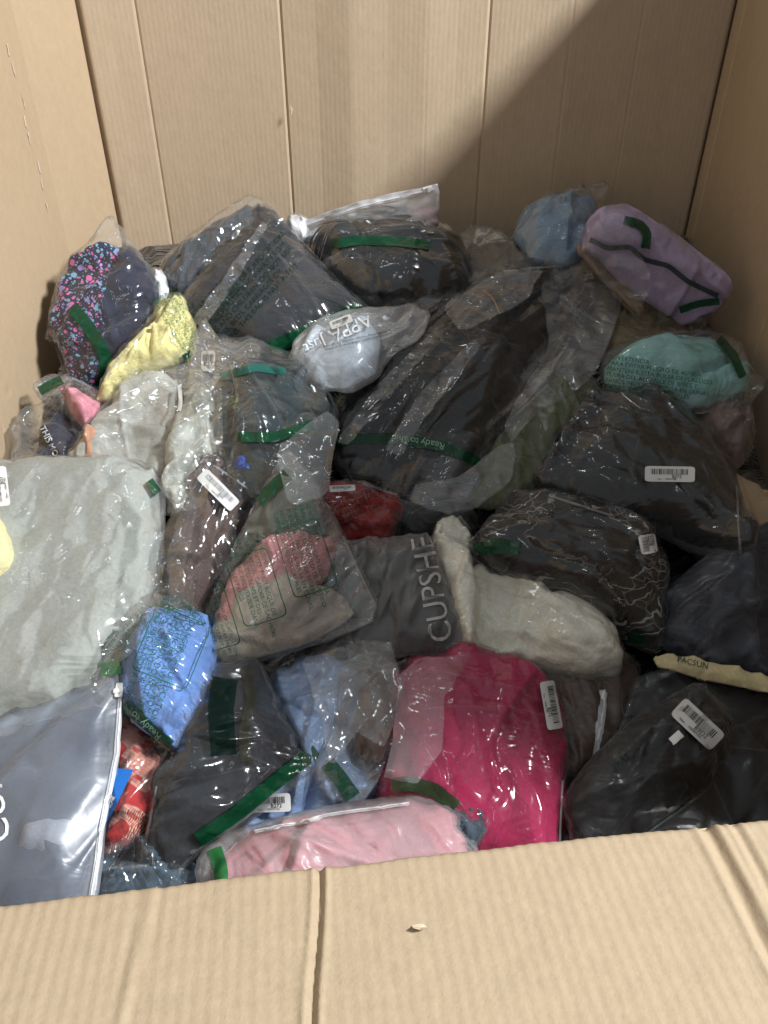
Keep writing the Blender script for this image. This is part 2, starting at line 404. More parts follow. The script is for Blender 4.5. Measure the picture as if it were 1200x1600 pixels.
def make_bag(name, label, cat, film_px, garments, film_mat, thick=0.06, lift=0.0, tilt=(0, 0), q=60, step=0.0062,
             slack=0.10, gstep=None, gslack=0.10, group='bagged clothes heaped in the box', maxlift=0.16, fixed=None, film_name='film', loose=0.004, round_=1, fbend=0.12, grow=1.045, crease=0.009, facet=1.0, streak=None):
    """garments: list of (part name, pixel outline or None, material, thickness, label or None)"""
    SEED[0] += 1; rng = np.random.default_rng(SEED[0])
    fp = np.asarray(film_px, float)
    if round_: fp = shrink(fp, grow); garments = [(g[0], None if g[1] is None else (np.asarray(g[1], float) - fp.mean(0)) * grow + fp.mean(0)) + tuple(g[2:]) for g in garments]
    c0 = fp.mean(0)
    gx, gy = np.meshgrid(GX0 + (np.arange(GW) + 0.5) * CELL, GY0 + (np.arange(GH) + 0.5) * CELL)
    cells = np.stack([gx.ravel(), gy.ravel()], 1); msk = inside(fp, cells)
    under = PILE.ravel()[msk]
    base = float(np.percentile(under, q)) if len(under) else 0.0
    l0 = fixed if fixed is not None else min(max(base, 0.0), maxlift) + lift
    def lift_at(p): return l0 + tilt[0] * (p[:, 0] - c0[0]) / 100 + tilt[1] * (p[:, 1] - c0[1]) / 100
    w = on_heap(fp, lift_at(fp)); c = w.mean(0)
    _, _, vt = np.linalg.svd(w - c); n = vt[2]
    if n @ (CAM - c) < 0: n = -n
    e1 = np.array([1.0, 0, 0]); e1 -= n * (e1 @ n); e1 /= np.linalg.norm(e1); e2 = np.cross(n, e1)
    # the bag bulges above its resting plane: fit the plane outline so that the whole bulging body fills the traced outline
    src = [np.asarray(g[1], float) if g[1] is not None else None for g in garments]
    lo, hi = fp.min(0), fp.max(0); tf = (np.ones(2), np.zeros(2)); film0 = fp.copy()
    def dome_px(fpx, gps):
        pts = [fpx]
        for gpx, g in zip(gps, garments):
            pl = on_plane(gpx if gpx is not None else shrink(fpx, 0.955), c, n)
            cc = pl.mean(0); th = g[3] * TH * 0.68
            for k in (0.97, 0.88, 0.72, 0.5):
                wd = min(1.0, (1 - k) * np.linalg.norm(pl - cc, axis=1).mean() / (g[3] * TH * 1.1 + 0.012))
                pts.append(to_px(cc + (pl - cc) * k + n * th * math.sqrt(1 - (1 - wd) ** 2)))
        return np.concatenate(pts)
    for _ in range(3):
        gps = [None if a is None else a * tf[0] + tf[1] for a in src]
        d_ = dome_px(film0 * tf[0] + tf[1], gps); l2, h2 = d_.min(0), d_.max(0)
        k = (hi - lo) / (h2 - l2); tf = (tf[0] * k, (tf[1] - l2) * k + lo)
    fp = film0 * tf[0] + tf[1]
    garments = [(g[0], None if g[1] is None else np.asarray(g[1], float) * tf[0] + tf[1], g[2], g[3] * TH) + tuple(g[4:]) for g in garments]
    thick *= TH
    B = Bag(); B.c, B.n, B.e1, B.e2 = c, n, e1, e2
    def loc(p):
        q_ = on_plane(p, c, n) - c; return np.stack([q_ @ e1, q_ @ e2], 1)
    B.loc = loc
    root = bpy.data.objects.new(name, None); COL.objects.link(root)
    M = Matrix.Identity(4)
    for i in range(3): M[i][0], M[i][1], M[i][2], M[i][3] = e1[i], e2[i], n[i], c[i]
    root.matrix_world = M; root.empty_display_size = 0.03
    tag(root, label, cat, group); B.root = root
    # how the bag sags over what lies beneath
    P2 = blur(PILE, 2)
    def drape(p2):
        wp = c + p2[:, :1] * e1 + p2[:, 1:2] * e2
        i, j = cell(to_px(wp)); own = wp[:, 2] - heap_z(wp[:, 1])
        return np.clip(P2[i, j] - own - 0.006, 0, 0.07) * 0.75
    gtops = []
    for gi, g in enumerate(garments):
        gname, gpx, gmat, gth = g[:4]
        gp = loc(np.asarray(gpx, float)) if gpx is not None else shrink(loc(fp), 0.955)
        gp = chaikin(shrink(gp, 1.04), 2, 0.13)
        area_ = abs(np.sum(gp[:, 0] * np.roll(gp[:, 1], -1) - gp[:, 1] * np.roll(gp[:, 0], -1))) / 2
        st = gstep or min(0.0135, max(0.008, math.sqrt(area_) / 22))
        v, f = triangulate(gp, st, rng)
        d = poly_dist(gp, v); wd = min(0.7 * d.max(), gth * 0.85 + 0.008) * (g[6] if len(g) > 6 else 1.0)
        prof = np.sqrt(np.clip(1 - (1 - np.clip(d / wd, 0, 1)) ** 2, 0, 1))
        lump = 1 + 0.15 * value_noise(v, 11, rng, 2) * np.clip(d / wd, 0, 1)
        z = gth * 0.68 * prof * lump
        x = np.column_stack([v, z])
        gs = g[5] if len(g) > 5 else gslack
        x = wrinkle(x, f, gs * 0.40, rng, its=90, pull=0.010, bendk=0.55, pin=0.5, wave=6, seed_amp=0.008)
        bot = np.column_stack([v, -gth * 0.32 * prof])
        f0 = f
        x, f = subdivide(x, f0, 0.55); bot, _ = subdivide(bot, f0, 0.0)
        f1 = f; x, f = subdivide(x, f1, 0.45); bot, _ = subdivide(bot, f1, 0.0)
        v = x[:, :2].copy()
        # cloth folds: soft swells with sharp valleys running with the drape of the cloth
        an = rng.uniform(0, math.pi); rot = np.array([[math.cos(an), -math.sin(an)], [math.sin(an), math.cos(an)]])
        pr = v @ rot; pr = pr + 0.02 * np.column_stack([value_noise(v, 8, rng, 1), value_noise(v, 8, rng, 1)])
        mk = np.clip(poly_dist(gp, v) / (0.6 * wd), 0, 1); amp = (0.0036 + 0.06 * gth) * min(1.6, max(0.15, gs / 0.09))
        n1 = value_noise(pr * np.array([0.34, 1.0]), 17, rng, 1); n2 = value_noise(pr[:, ::-1] * np.array([0.4, 1.0]), 34, rng, 1)
        dd_ = poly_dist(gp, v); hem = np.exp(-((dd_ - 0.016) / 0.0028) ** 2) + 0.7 * np.exp(-((dd_ - 0.024) / 0.0024) ** 2)
        on = np.clip(0.5 + 0.8 * value_noise(v, 9, rng, 1), 0, 1)
        for _k in range(3 if gs > 0.025 else (1 if gs > 0.0185 else 0)):
            a_ = rng.uniform(0, 2 * math.pi); dv_ = np.array([math.cos(a_), math.sin(a_)]); pr_ = v @ dv_
            lo_, hi_ = np.percentile(pr_, 8), np.percentile(pr_, 92); of_ = lo_ + (hi_ - lo_) * rng.uniform(0.55, 0.9)
            e_ = pr_ - of_ + 0.010 * value_noise(v, 7, rng, 1)
            x[:, 2] -= mk * (0.05 + 0.95 * min(1, gth / 0.05)) * rng.uniform(0.006, 0.012) * (1 / (1 + np.exp(-e_ / 0.0016))) - 0.003 * mk * np.exp(-((e_ + 0.005) / 0.004) ** 2)
        x[:, 2] += mk * amp * (0.9 * np.abs(n1) - 1.5 * np.exp(-(n1 / 0.11) ** 2) - 0.9 * on * np.exp(-(n2 / 0.12) ** 2)) - 0.0016 * hem * np.clip(0.4 + value_noise(v, 12, rng, 1), 0, 1)
        x, f = x, f
        dr = drape(v)
        x[:, 2] += dr; bot[:, 2] += dr * 0.6
        u_, b_, bnd = edges_of(f); bot[bnd] = x[bnd]; bot[:, 2] = np.minimum(bot[:, 2], x[:, 2])
        nv = len(v)
        fl = f[:, ::-1] + nv
        u_, b_, bnd = edges_of(f); remap = np.arange(2 * nv); remap[bnd + nv] = bnd
        fl = remap[fl]
        V = np.concatenate([x, bot]); 
        used = np.unique(np.concatenate([f.ravel(), fl.ravel()])); idx = np.full(2 * nv, -1); idx[used] = np.arange(len(used))
        o = link_mesh(gname, V[used], np.concatenate([idx[f], idx[fl]]), gmat, root)
        if len(g) > 4 and g[4]: o['label'] = g[4]
        gtops.append((x, f))
    B.gtops = gtops
    bvs = [BVHTree.FromPolygons([Vector(a) for a in x], [tuple(map(int, t)) for t in f]) for x, f in gtops]
    if film_mat is not None:
        pp = loc(fp)
        if round_: pp = chaikin(pp, round_, 0.16)
        fa = abs(np.sum(pp[:, 0] * np.roll(pp[:, 1], -1) - pp[:, 1] * np.roll(pp[:, 0], -1))) / 2
        cs = min(0.020, max(0.011, math.sqrt(fa) / 11)) * facet
        pc = pp - pp.mean(0); ew, ev = np.linalg.eigh(pc.T @ pc); ma = math.atan2(ev[1, 1], ev[0, 1]) + rng.normal() * 0.5
        if streak: l2_ = loc(np.asarray(streak, float)); ma = math.atan2(l2_[1, 1] - l2_[0, 1], l2_[1, 0] - l2_[0, 0])
        RT = np.array([[math.cos(ma), math.sin(ma)], [-math.sin(ma), math.cos(ma)]]); ST = np.array([0.26, 1.35]) if streak else np.array([0.55, 1.25])
        v, f = triangulate((pp @ RT.T) * ST, cs, rng, jag=0.05, jit=0.36); v = (v / ST) @ RT
        d = poly_dist(pp, v); wd = min(0.8 * d.max(), thick * 1.2)
        prof = np.sqrt(np.clip(1 - (1 - np.clip(d / wd, 0, 1)) ** 2, 0, 1))
        dr = drape(v)
        dn = Vector((0, 0, -1))
        def floor_at(p):
            fl_ = np.full(len(p), -1.0)
            for k in range(len(p)):
                for bv in bvs:
                    h = bv.ray_cast(Vector((p[k, 0], p[k, 1], 1.0)), dn)
                    if h[0] is not None: fl_[k] = max(fl_[k], h[0].z + 0.0048)
            return fl_
        def membrane(z, fl_, u, bnd, its, k=0.65):
            m = len(z); val = np.bincount(u.ravel(), minlength=m).astype(float); zz = z.copy()
            for _ in range(its):
                av = (np.bincount(u[:, 0], zz[u[:, 1]], m) + np.bincount(u[:, 1], zz[u[:, 0]], m)) / val
                zz = np.maximum(zz * (1 - k) + av * k, fl_); zz[bnd] = z[bnd]
            return zz
        floor = np.maximum(floor_at(v), np.where(d > 0, dr - 0.004, -1))
        base_h = loose + 0.004 * np.clip(value_noise(v, 22, rng, 2), -1, 2)
        z = np.maximum(floor, dr + (base_h + (0.25 * thick if not garments else 0.0)) * prof)
        u, bend, bnd = edges_of(f)
        # the film bridges hollows, then stands off in crumpled facets
        x = np.column_stack([v, membrane(z, floor, u, bnd, 8)])
        x[:, 2] += np.clip(d / 0.02, 0.25, 1) * crease * (rng.random(len(v)) ** 1.6) * np.clip(0.75 + 0.7 * value_noise(v, 9, rng, 1), 0.1, 1.8)
        x = wrinkle(x, f, slack * 0.5, rng, its=40, pull=0.02, bendk=0.02, floor=floor, sag=0.0, pin=0.35, wave=5, seed_amp=0.0, aniso=(-0.1, 1.1))
        bot = np.column_stack([v, np.minimum(-0.32 * thick * prof + dr * 0.6, x[:, 2] - 0.001)])
        bot[:, 2] += 0.004 * rng.normal(size=len(v)) * np.clip(d / 0.02, 0, 1)
        f0 = f; x, f = subdivide(x, f0, 0.05); bot, _ = subdivide(bot, f0)
        u, bend, bnd = edges_of(f); x[:, 2] += rng.normal(size=len(x)) * 0.0010
        floor = floor_at(x); zc = np.maximum(x[:, 2], floor); x[:, 2] = np.where(floor > x[:, 2], membrane(zc, floor, u, bnd, 4, 0.5), x[:, 2])
        f0 = f; x, f = subdivide(x, f0, 0.10); bot, _ = subdivide(bot, f0)
        floor = floor_at(x); x[:, 2] = np.maximum(x[:, 2], floor)
        u, bend, bnd = edges_of(f); bot[bnd] = x[bnd]
        nv = len(x); keepf = ~np.all(floor[f] > -0.9, axis=1)          # under the garment the back sheet is hidden
        fl = f[keepf][:, ::-1] + nv; remap = np.arange(2 * nv); remap[bnd + nv] = bnd; fl = remap[fl]
        V = np.concatenate([x, bot])
        used = np.unique(np.concatenate([f.ravel(), fl.ravel()])); idx = np.full(2 * nv, -1); idx[used] = np.arange(len(used))
        fo = link_mesh(film_name, V[used], np.concatenate([idx[f], idx[fl]]), film_mat, root)
        if film_mat in (CLEAR, CLEAR_SOFT, CLEAR_CRISP, CLEAR_GREY, VEIL):       # empty, doubled film looks milkier than film lying on cloth
            fo.data.materials.append(EMPTY_CRISP if film_mat == CLEAR_CRISP else EMPTY)
            emp = np.concatenate([~np.all(floor[f] > -0.9, axis=1), np.ones(len(fl), bool)])
            fo.data.polygons.foreach_set('material_index', emp.astype(np.int32))
        top = x; B.bvh = BVHTree.FromPolygons([Vector(a) for a in x], [tuple(map(int, t)) for t in f])
    else:
        top = np.concatenate([g[0] for g in gtops]); B.bvh = bvs[0]
    for tt in ([top] + [g[0] for g in gtops]):
        wt = c + tt[:, :1] * e1 + tt[:, 1:2] * e2 + tt[:, 2:3] * n
        i, j = cell(to_px(wt)); np.maximum.at(PILE, (i, j), wt[:, 2] - heap_z(wt[:, 1]))
    if film_mat is not None and round_ and len(fp) > 6:
        q0 = film0; ed = np.linalg.norm(np.roll(q0, -1, 0) - q0, axis=1); k0 = int(np.argmax(ed)); a0, b0 = q0[k0], q0[(k0 + 1) % len(q0)]
        if ed[k0] > 45 and min(a0[0], b0[0]) > 0:
            cc0 = q0.mean(0); a0 = a0 + (cc0 - a0) * 0.05; b0 = b0 + (cc0 - b0) * 0.05
            tape(B, [a0 + (b0 - a0) * 0.06, b0 + (a0 - b0) * 0.06], 3.2, SEAL, 'seal_line', 0.0012)
    BAGS.append(B); return B

def surf(B, px, off):
    """pixels -> points on the top of the bag (bag space)"""
    px = np.asarray(px, float); r = rays(px)
    A = np.stack([B.e1, B.e2, B.n]); o = A @ (CAM - B.c); rl = r @ A.T
    out = np.zeros((len(px), 3)); p2 = B.loc(px); O = Vector(o)
    for k in range(len(px)):
        h = B.bvh.ray_cast(O, Vector(rl[k]).normalized())
        if h[0] is None: h = B.bvh.find_nearest(Vector((p2[k, 0], p2[k, 1], 0.0)))
        nn = h[1] if h[1].z > 0 else -h[1]
        q_ = h[0] + nn * off * 0.6 + Vector((0, 0, off * 0.4)); out[k] = q_
    return out
def decal(B, name, px, faces, mat, off=0.0012, parent=None, smooth=True, label=None):
    """lay a flat shape (pixel coordinates) onto the top of a bag"""
    v = surf(B, px, off)
    o = link_mesh(name, v, faces, mat, parent or B.root, smooth)
    if label: o['label'] = label
    return o
def lay_smooth(v, nx, ny, k=2):
    g = v.reshape(nx, ny, 3)
    for _ in range(k):
        z = g[:, :, 2]; p = np.pad(z, 1, mode='edge')
        av = (p[:-2, 1:-1] + p[2:, 1:-1] + p[1:-1, :-2] + p[1:-1, 2:]) / 4
        g[:, :, 2] = np.maximum(z, 0.6 * av + 0.4 * z)
    return g.reshape(-1, 3)
def grid_faces(nx, ny):
    return [(i * ny + j, i * ny + j + 1, (i + 1) * ny + j + 1, (i + 1) * ny + j) for i in range(nx - 1) for j in range(ny - 1)]
def tape(B, pts, width, mat=None, name='green_tape', off=0.0016, words=None, wsize=None, flip=False, wcol='print_pale'):
    pts = np.asarray(pts, float); seg = np.linalg.norm(np.diff(pts, axis=0), axis=1); s = np.concatenate([[0], np.cumsum(seg)])
    nx = max(6, int(s[-1] / 4)); ny = 7
    ts = np.linspace(0, s[-1], nx)
    cx = np.interp(ts, s, pts[:, 0]); cyy = np.interp(ts, s, pts[:, 1])
    for _ in range(3):
        cx[1:-1] = (cx[:-2] + cx[1:-1] * 2 + cx[2:]) / 4; cyy[1:-1] = (cyy[:-2] + cyy[1:-1] * 2 + cyy[2:]) / 4
    tx = np.gradient(cx); ty = np.gradient(cyy); L = np.hypot(tx, ty); nxv, nyv = -ty / L, tx / L
    off2 = np.linspace(-width / 2, width / 2, ny)
    px = np.stack([cx[:, None] + nxv[:, None] * off2, cyy[:, None] + nyv[:, None] * off2], 2).reshape(-1, 2)
    v = lay_smooth(surf(B, px, off), nx, ny, 1)
    o = link_mesh(name, v, grid_faces(nx, ny), mat or GREEN, B.root)
    if words:
        def mapper(u, w):   # u along the strip in px, w across
            k = np.interp(u, ts, np.arange(nx)); i0 = np.clip(k.astype(int), 0, nx - 2); fr = k - i0
            X = cx[i0] * (1 - fr) + cx[i0 + 1] * fr; Y = cyy[i0] * (1 - fr) + cyy[i0 + 1] * fr
            return np.stack([X + nxv[i0] * w, Y + nyv[i0] * w], 1)
        tv, tf = text_mesh(words, wsize or width * 0.7)
        w = tv[:, 0].max() - tv[:, 0].min()
        u0 = (s[-1] - w) / 2; h = (wsize or width * 0.7) * 0.36
        u = u0 + tv[:, 0] - tv[:, 0].min(); wv = -(tv[:, 1] - h)
        if flip: u = s[-1] - u; wv = -wv
        decal(B, 'tape_lettering', mapper(u, wv), tf, PRINT[wcol], off + 0.0010, o, False)
    return o

def film_flap(B, poly_px, mat, h0=0.03, h1=None, crease=0.010, cs=0.020, seed=1):
    """a loose end of film standing off the bag: flat facets with sharp creases"""
    rng = np.random.default_rng(900 + seed); pp = np.asarray(poly_px, float)
    A = np.stack([B.e1, B.e2, B.n])
    h1 = h0 if h1 is None else h1
    flat = chaikin(pp, 1, 0.1)
    v, f = triangulate(B.loc(flat), cs, rng, jag=0.06)
    lx, rx = v[:, 1].min(), v[:, 1].max(); k = (v[:, 1] - lx) / (rx - lx)
    h = h0 + (h1 - h0) * k + crease * (rng.random(len(v)) - 0.35) * np.clip(0.8 + 0.7 * value_noise(v, 9, rng, 1), 0.1, 1.8)
    w0 = B.c + v[:, :1] * B.e1 + v[:, 1:] * B.e2; dv = CAM - w0; dv /= np.linalg.norm(dv, axis=1)[:, None]
    w = w0 + dv * (h / (dv @ B.n))[:, None]
    x = (w - B.c) @ A.T
    x, f = subdivide(x, f, 0.05); x[:, 2] += rng.normal(size=len(x)) * 0.0010; x, f = subdivide(x, f, 0.10)
    return link_mesh('film_flap', x, f, mat, B.root)

_TXT = {}
def text_mesh(body, size, align='LEFT', space=1.0):
    """lettering as flat triangles, y up, one unit = one pixel at the given size"""
    key = (body, align, space)
    if key not in _TXT:
        cu = bpy.data.curves.new('lettering', 'FONT'); cu.body = body; cu.size = 1.0; cu.resolution_u = 3
        cu.align_x = align; cu.space_line = space
        ob = bpy.data.objects.new('lettering', cu); COL.objects.link(ob)
        bpy.context.view_layer.update()
        me = bpy.data.meshes.new_from_object(ob.evaluated_get(bpy.context.evaluated_depsgraph_get()))
        bm = bmesh.new(); bm.from_mesh(me); bmesh.ops.triangulate(bm, faces=bm.faces)
        v = np.array([tuple(a.co) for a in bm.verts])[:, :2]; bm.verts.index_update()
        f = np.array([[a.index for a in fc.verts] for fc in bm.faces]); bm.free()
        bpy.data.objects.remove(ob); bpy.data.curves.remove(cu); bpy.data.meshes.remove(me)
        _TXT[key] = (v, f)
    v, f = _TXT[key]; return v * size, f
def text(B, body, center, size, angle, mat, name='lettering', off=0.0016, xs=1.0, space=1.0, parent=None, mirror=False, align='LEFT'):
    """angle: degrees counter-clockwise in the picture"""
    v, f = text_mesh(body, size, align, space); v = v * np.array([xs, 1.0])
    v = v - (v.min(0) + v.max(0)) / 2
    if mirror: v = v * np.array([-1, 1])
    a = rad(angle); x = v[:, 0] * math.cos(a) - v[:, 1] * math.sin(a); y = v[:, 0] * math.sin(a) + v[:, 1] * math.cos(a)
    return decal(B, name, np.stack([center[0] + x, center[1] - y], 1), f, mat, off, parent, False)
def outline_box(B, center, w, h, angle, mat, line=1.6, r=8, name='print_frame', off=0.0014):
    pts = []
    for (sx, sy, a0) in ((1, 1, 0), (-1, 1, 90), (-1, -1, 180), (1, -1, 270)):
        for k in range(4):
            a = rad(a0 + 30 * k); pts.append((sx * (w / 2 - r) + r * math.cos(a), sy * (h / 2 - r) + r * math.sin(a)))
    pts = resample(np.array(pts), 6.0); c = pts.mean(0)
    inn = pts * np.array([(w / 2 - line) / (w / 2), (h / 2 - line) / (h / 2)])
    n = len(pts); al = np.concatenate([pts, inn]); a = rad(angle)
    px = np.stack([center[0] + al[:, 0] * math.cos(a) - al[:, 1] * math.sin(a), center[1] - (al[:, 0] * math.sin(a) + al[:, 1] * math.cos(a))], 1)
    return decal(B, name, px, [(i, (i + 1) % n, n + (i + 1) % n, n + i) for i in range(n)], mat, off, None, False)

def sticker(B, center, L, W, angle, digits='', off=0.0022, code=1, mat=None):
    """white shipping sticker with a barcode"""
    off = 0.0013; nx, ny = 15, 7; a = rad(angle)
    def mp(u, v): return np.stack([center[0] + u * math.cos(a) - v * math.sin(a), center[1] - (u * math.sin(a) + v * math.cos(a))], 1)
    us, vs = np.meshgrid(np.linspace(-1, 1, nx), np.linspace(-1, 1, ny), indexing='ij')
    # rounded corners
    rr = 0.16; U = us * L / 2; Vv = vs * W / 2; r = W * rr
    ex = np.clip(np.abs(U) - (L / 2 - r), 0, None); ey = np.clip(np.abs(Vv) - (W / 2 - r), 0, None)
    dd = np.hypot(ex, ey); k = np.where(dd > r, r / np.maximum(dd, 1e-6), 1.0)
    U = np.sign(U) * (np.minimum(np.abs(U), L / 2 - r) + ex * k); Vv = np.sign(Vv) * (np.minimum(np.abs(Vv), W / 2 - r) + ey * k)
    px = mp(U.ravel(), Vv.ravel())
    sv = surf(B, px, off)
    # a sticker is stiff: fit a smooth quadric through the surface beneath it
    un0, vn0 = U.ravel() / (L / 2), Vv.ravel() / (W / 2)
    quad = lambda a_, b_: np.column_stack([np.ones(len(a_)), a_, b_, a_ ** 2, a_ * b_, b_ ** 2])
    A = quad(un0, vn0); co, *_ = np.linalg.lstsq(A, sv, rcond=None); fit = A @ co
    up = max(0.0, float(np.percentile(sv[:, 2] - fit[:, 2], 80)))
    fit[:, 2] += up
    o = link_mesh('sticker', fit, grid_faces(nx, ny), mat or PAPER, B.root)
    R = random.Random(code)
    def lay(name, uv, faces, dz, m):
        uv = np.asarray(uv, float); un, vn = uv[:, 0] / (L / 2), uv[:, 1] / (W / 2)
        pos = quad(un, vn) @ co; pos[:, 2] += up + dz
        link_mesh(name, pos, faces, m, o, False)
    vv, ff = [], []; x = -L * 0.38
    while x < L * 0.36:
        w = R.choice((0.8, 0.8, 1.4, 2.2)) * L / 110
        b = len(vv); ys = np.linspace(-W * 0.04, W * 0.32, 3)
        for y in ys: vv += [(x, y), (x + w, y)]
        for i in range(2): ff.append((b + 2 * i, b + 2 * i + 1, b + 2 * i + 3, b + 2 * i + 2))
        x += w + R.choice((1.2, 1.8, 2.6)) * L / 110
    lay('barcode', vv, ff, 0.0005, INK)
    tv, tf = text_mesh(digits or 'B272', W * 0.30); tv = tv - (tv.min(0) + tv.max(0)) / 2 + np.array([L * 0.14, -W * 0.16]); lay('numerals', tv, tf, 0.0006, INK)
    tv, tf = text_mesh('New  -  X00' + str(R.randint(10, 99)) + 'T' + str(R.randint(100, 999)), W * 0.15); tv = tv - (tv.min(0) + tv.max(0)) / 2 + np.array([-L * 0.06, -W * 0.34]); lay('fine_print', tv, tf, 0.0006, INK)
    return o

def zipper(B, pts, width=9, slider_at=None, mat=None):
    o = tape(B, pts, width, mat or ZIP, 'zip_track', 0.003)
    p = np.asarray(pts, float)
    tape(B, p + np.array([0, 0]), width * 0.25, ZIPLINE, 'zip_ridge', 0.0046).parent = o
    if slider_at is not None:
        d = p[-1] - p[0]; a = math.degrees(math.atan2(-d[1], d[0]))
        c = B.loc(np.array([slider_at]))[0]; z = surf(B, np.array([slider_at], float), 0.0)[0]; c = z[:2]
        d2 = B.loc(np.array([p[0], p[-1]])); t = (d2[1] - d2[0]); t /= np.linalg.norm(t); nn = np.array([-t[1], t[0]])
        bm = bmesh.new()
        for (hx, hy, z0, z1, ox) in ((0.0075, 0.0036, 0.001, 0.006, 0), (0.0025, 0.0048, 0.006, 0.0075, 0.0015)):
            r = bmesh.ops.create_cube(bm, size=1.0)['verts']
            for q in r:
                lx, ly, lz = q.co.x * 2 * hx + ox, q.co.y * 2 * hy, z0 + (q.co.z + 0.5) * (z1 - z0)
                pos = c + t * lx + nn * ly; q.co = (pos[0], pos[1], z[2] + lz)
        bmesh.ops.bevel(bm, geom=bm.edges[:], offset=0.0008, segments=2, affect='EDGES')
        me = bpy.data.meshes.new('zip_slider'); bm.to_mesh(me); bm.free(); me.materials.append(SLIDER)
        so = bpy.data.objects.new('zip_slider', me); COL.objects.link(so); so.parent = o
    return o


# ------------------------------------------------------------------ the setting
KRAFT = cardboard('kraft_board', (0.455, 0.352, 0.246), 0, 0.05)
KRAFT_SIDE = cardboard('kraft_board_side', (0.44, 0.33, 0.215), 1, 0.02)
KRAFT_FLAP = cardboard('kraft_board_flap', (0.365, 0.282, 0.187), 0, 0.06, 1.0, 1.7)

def ground():
    m = plain('concrete', (0.22, 0.21, 0.20), 0.8, 0.2, None, 0.3)
    o = link_mesh('ground', [(-6, -6, -0.004), (6, -6, -0.004), (6, 8, -0.004), (-6, 8, -0.004)], [(0, 1, 2, 3)], m, None, False)
    o['kind'] = 'structure'
ground()

TOP = CZ + 0.205
box = bpy.data.objects.new('cardboard_box', None); COL.objects.link(box); box.location = (0, 0.85, 0)
tag(box, 'tall open corrugated cardboard box holding the heap of bagged clothes', 'box')
def panel(name, p, q, z0, z1, mat, th=0.008, groove=0.003, inset=0.004, seed=0, bow=0.0):
    """one board panel between two score lines; inside face runs p -> q"""
    rng = np.random.default_rng(seed + 500)
    p, q = np.array(p, float), np.array(q, float); t = (q - p); L = np.linalg.norm(t); t /= L
    out = np.array([-t[1], t[0]])            # outward = left of the run
    g0, g1 = groove if isinstance(groove, tuple) else (groove, groove)
    prof = [(0.0, g0), (inset * 0.45, g0 * 0.45), (inset, 0.0)]
    m = max(2, int(L / 0.05))
    prof += [(inset + (L - 2 * inset) * i / m, 0.0) for i in range(1, m)]
    prof += [(L - inset, 0.0), (L - inset * 0.45, g1 * 0.45), (L, g1)]
    nz = 40; zs = np.linspace(z0, z1, nz); V = []
    n = len(prof)
    w0 = w1 = np.zeros(nz)
    for k, z in enumerate(zs):
        for s, d in prof:
            e = 4 * (s / L) * (1 - s / L)
            wob = w0[k] if s < L / 2 else w1[k]
            b = p + t * (s + (wob if s < inset * 1.1 or s > L - inset * 1.1 else 0)) + out * (d + bow * e + 0.0012 * math.sin(z * 6 + seed) * e)
            V.append((b[0], b[1], z))
    ni = len(V)
    for k, z in enumerate(zs):
        for s, d in prof:
            b = p + t * (s + (-0.005 if s < inset * 0.3 else (0.005 if s > L - inset * 0.3 else 0))) + out * (th + bow * 4 * (s / L) * (1 - s / L)); V.append((b[0], b[1], z))
    F = []
    for k in range(nz - 1):
        for i in range(n - 1):
            a = k * n + i; F.append((a, a + 1, a + n + 1, a + n)); F.append((ni + a, ni + a + n, ni + a + n + 1, ni + a + 1))
        for i in (0, n - 1):
            a = k * n + i; F.append((a, a + n, ni + a + n, ni + a))
    for k in (0, nz - 1):
        for i in range(n - 1):
            a = k * n + i; F.append((a, a + 1, ni + a + 1, ni + a))
    o = link_mesh(name, np.array(V) - np.array([0, 0.85, 0]), F, mat, box)
    o.data.polygons.foreach_set('use_smooth', [False] * len(o.data.polygons)); o.data.update()
    return o
xs = [0.564, 0.42, 0.306, 0.172, 0.071, -0.056, -0.169, -0.400]
yo = [1.482, 1.483, 1.480, 1.488, 1.482, 1.481, 1.490, 1.478]
pts = list(zip(xs, yo))
# walking the inside with the outside on the left: right wall (front to back), back wall (right to left), left wall (back to front)
right = [(0.575, 0.352), (0.572, 0.75), (0.568, 1.10), (0.566, 1.44), (0.564, 1.476)]
for i in range(4):
    panel('side_panel', right[i + 1], right[i], 0.0, TOP, KRAFT_SIDE, seed=i, groove=-0.0025) if False else panel('side_panel', right[i], right[i + 1], 0.0, TOP, KRAFT_SIDE, seed=i, th=-0.008, groove=-0.002)
panel('leak_backing', (0.583, 1.33), (0.583, 1.503), 0, TOP, KRAFT_SIDE, th=-0.006, groove=0.0, seed=70)  # added unseen backing boards, stop light leaking in at this corner
panel('leak_backing', (0.586, 1.4975), (0.40, 1.4975), 0, TOP, KRAFT, th=-0.006, groove=0.0, seed=71)
gro = [0.002, 0.0006, 0.0010, 0.0022, 0.0005, 0.0005, 0.0030, 0.0018]
for i in range(7):
    panel('back_panel', pts[i], pts[i + 1], 0.0, TOP, KRAFT, th=-0.008, groove=(-gro[i], -gro[i + 1]), seed=20 + i, bow=-0.002)
panel('back_panel', (-0.400, 1.478), (-0.4815, 1.459), 0, TOP, KRAFT, th=-0.008, groove=-0.0018, seed=31)
panel('glue_tab', (-0.46, 1.476), (-0.52, 1.460), 0, TOP - 0.004, KRAFT, th=-0.006, groove=0.0, seed=32)
left = [(-0.4865, 1.456), (-0.532, 1.315), (-0.536, 0.95), (-0.540, 0.55), (-0.545, 0.212)]
for i in range(4):
    panel('side_panel', left[i], left[i + 1], 0.0, TOP, KRAFT_SIDE, th=-0.008, groove=-0.0015, seed=40 + i)
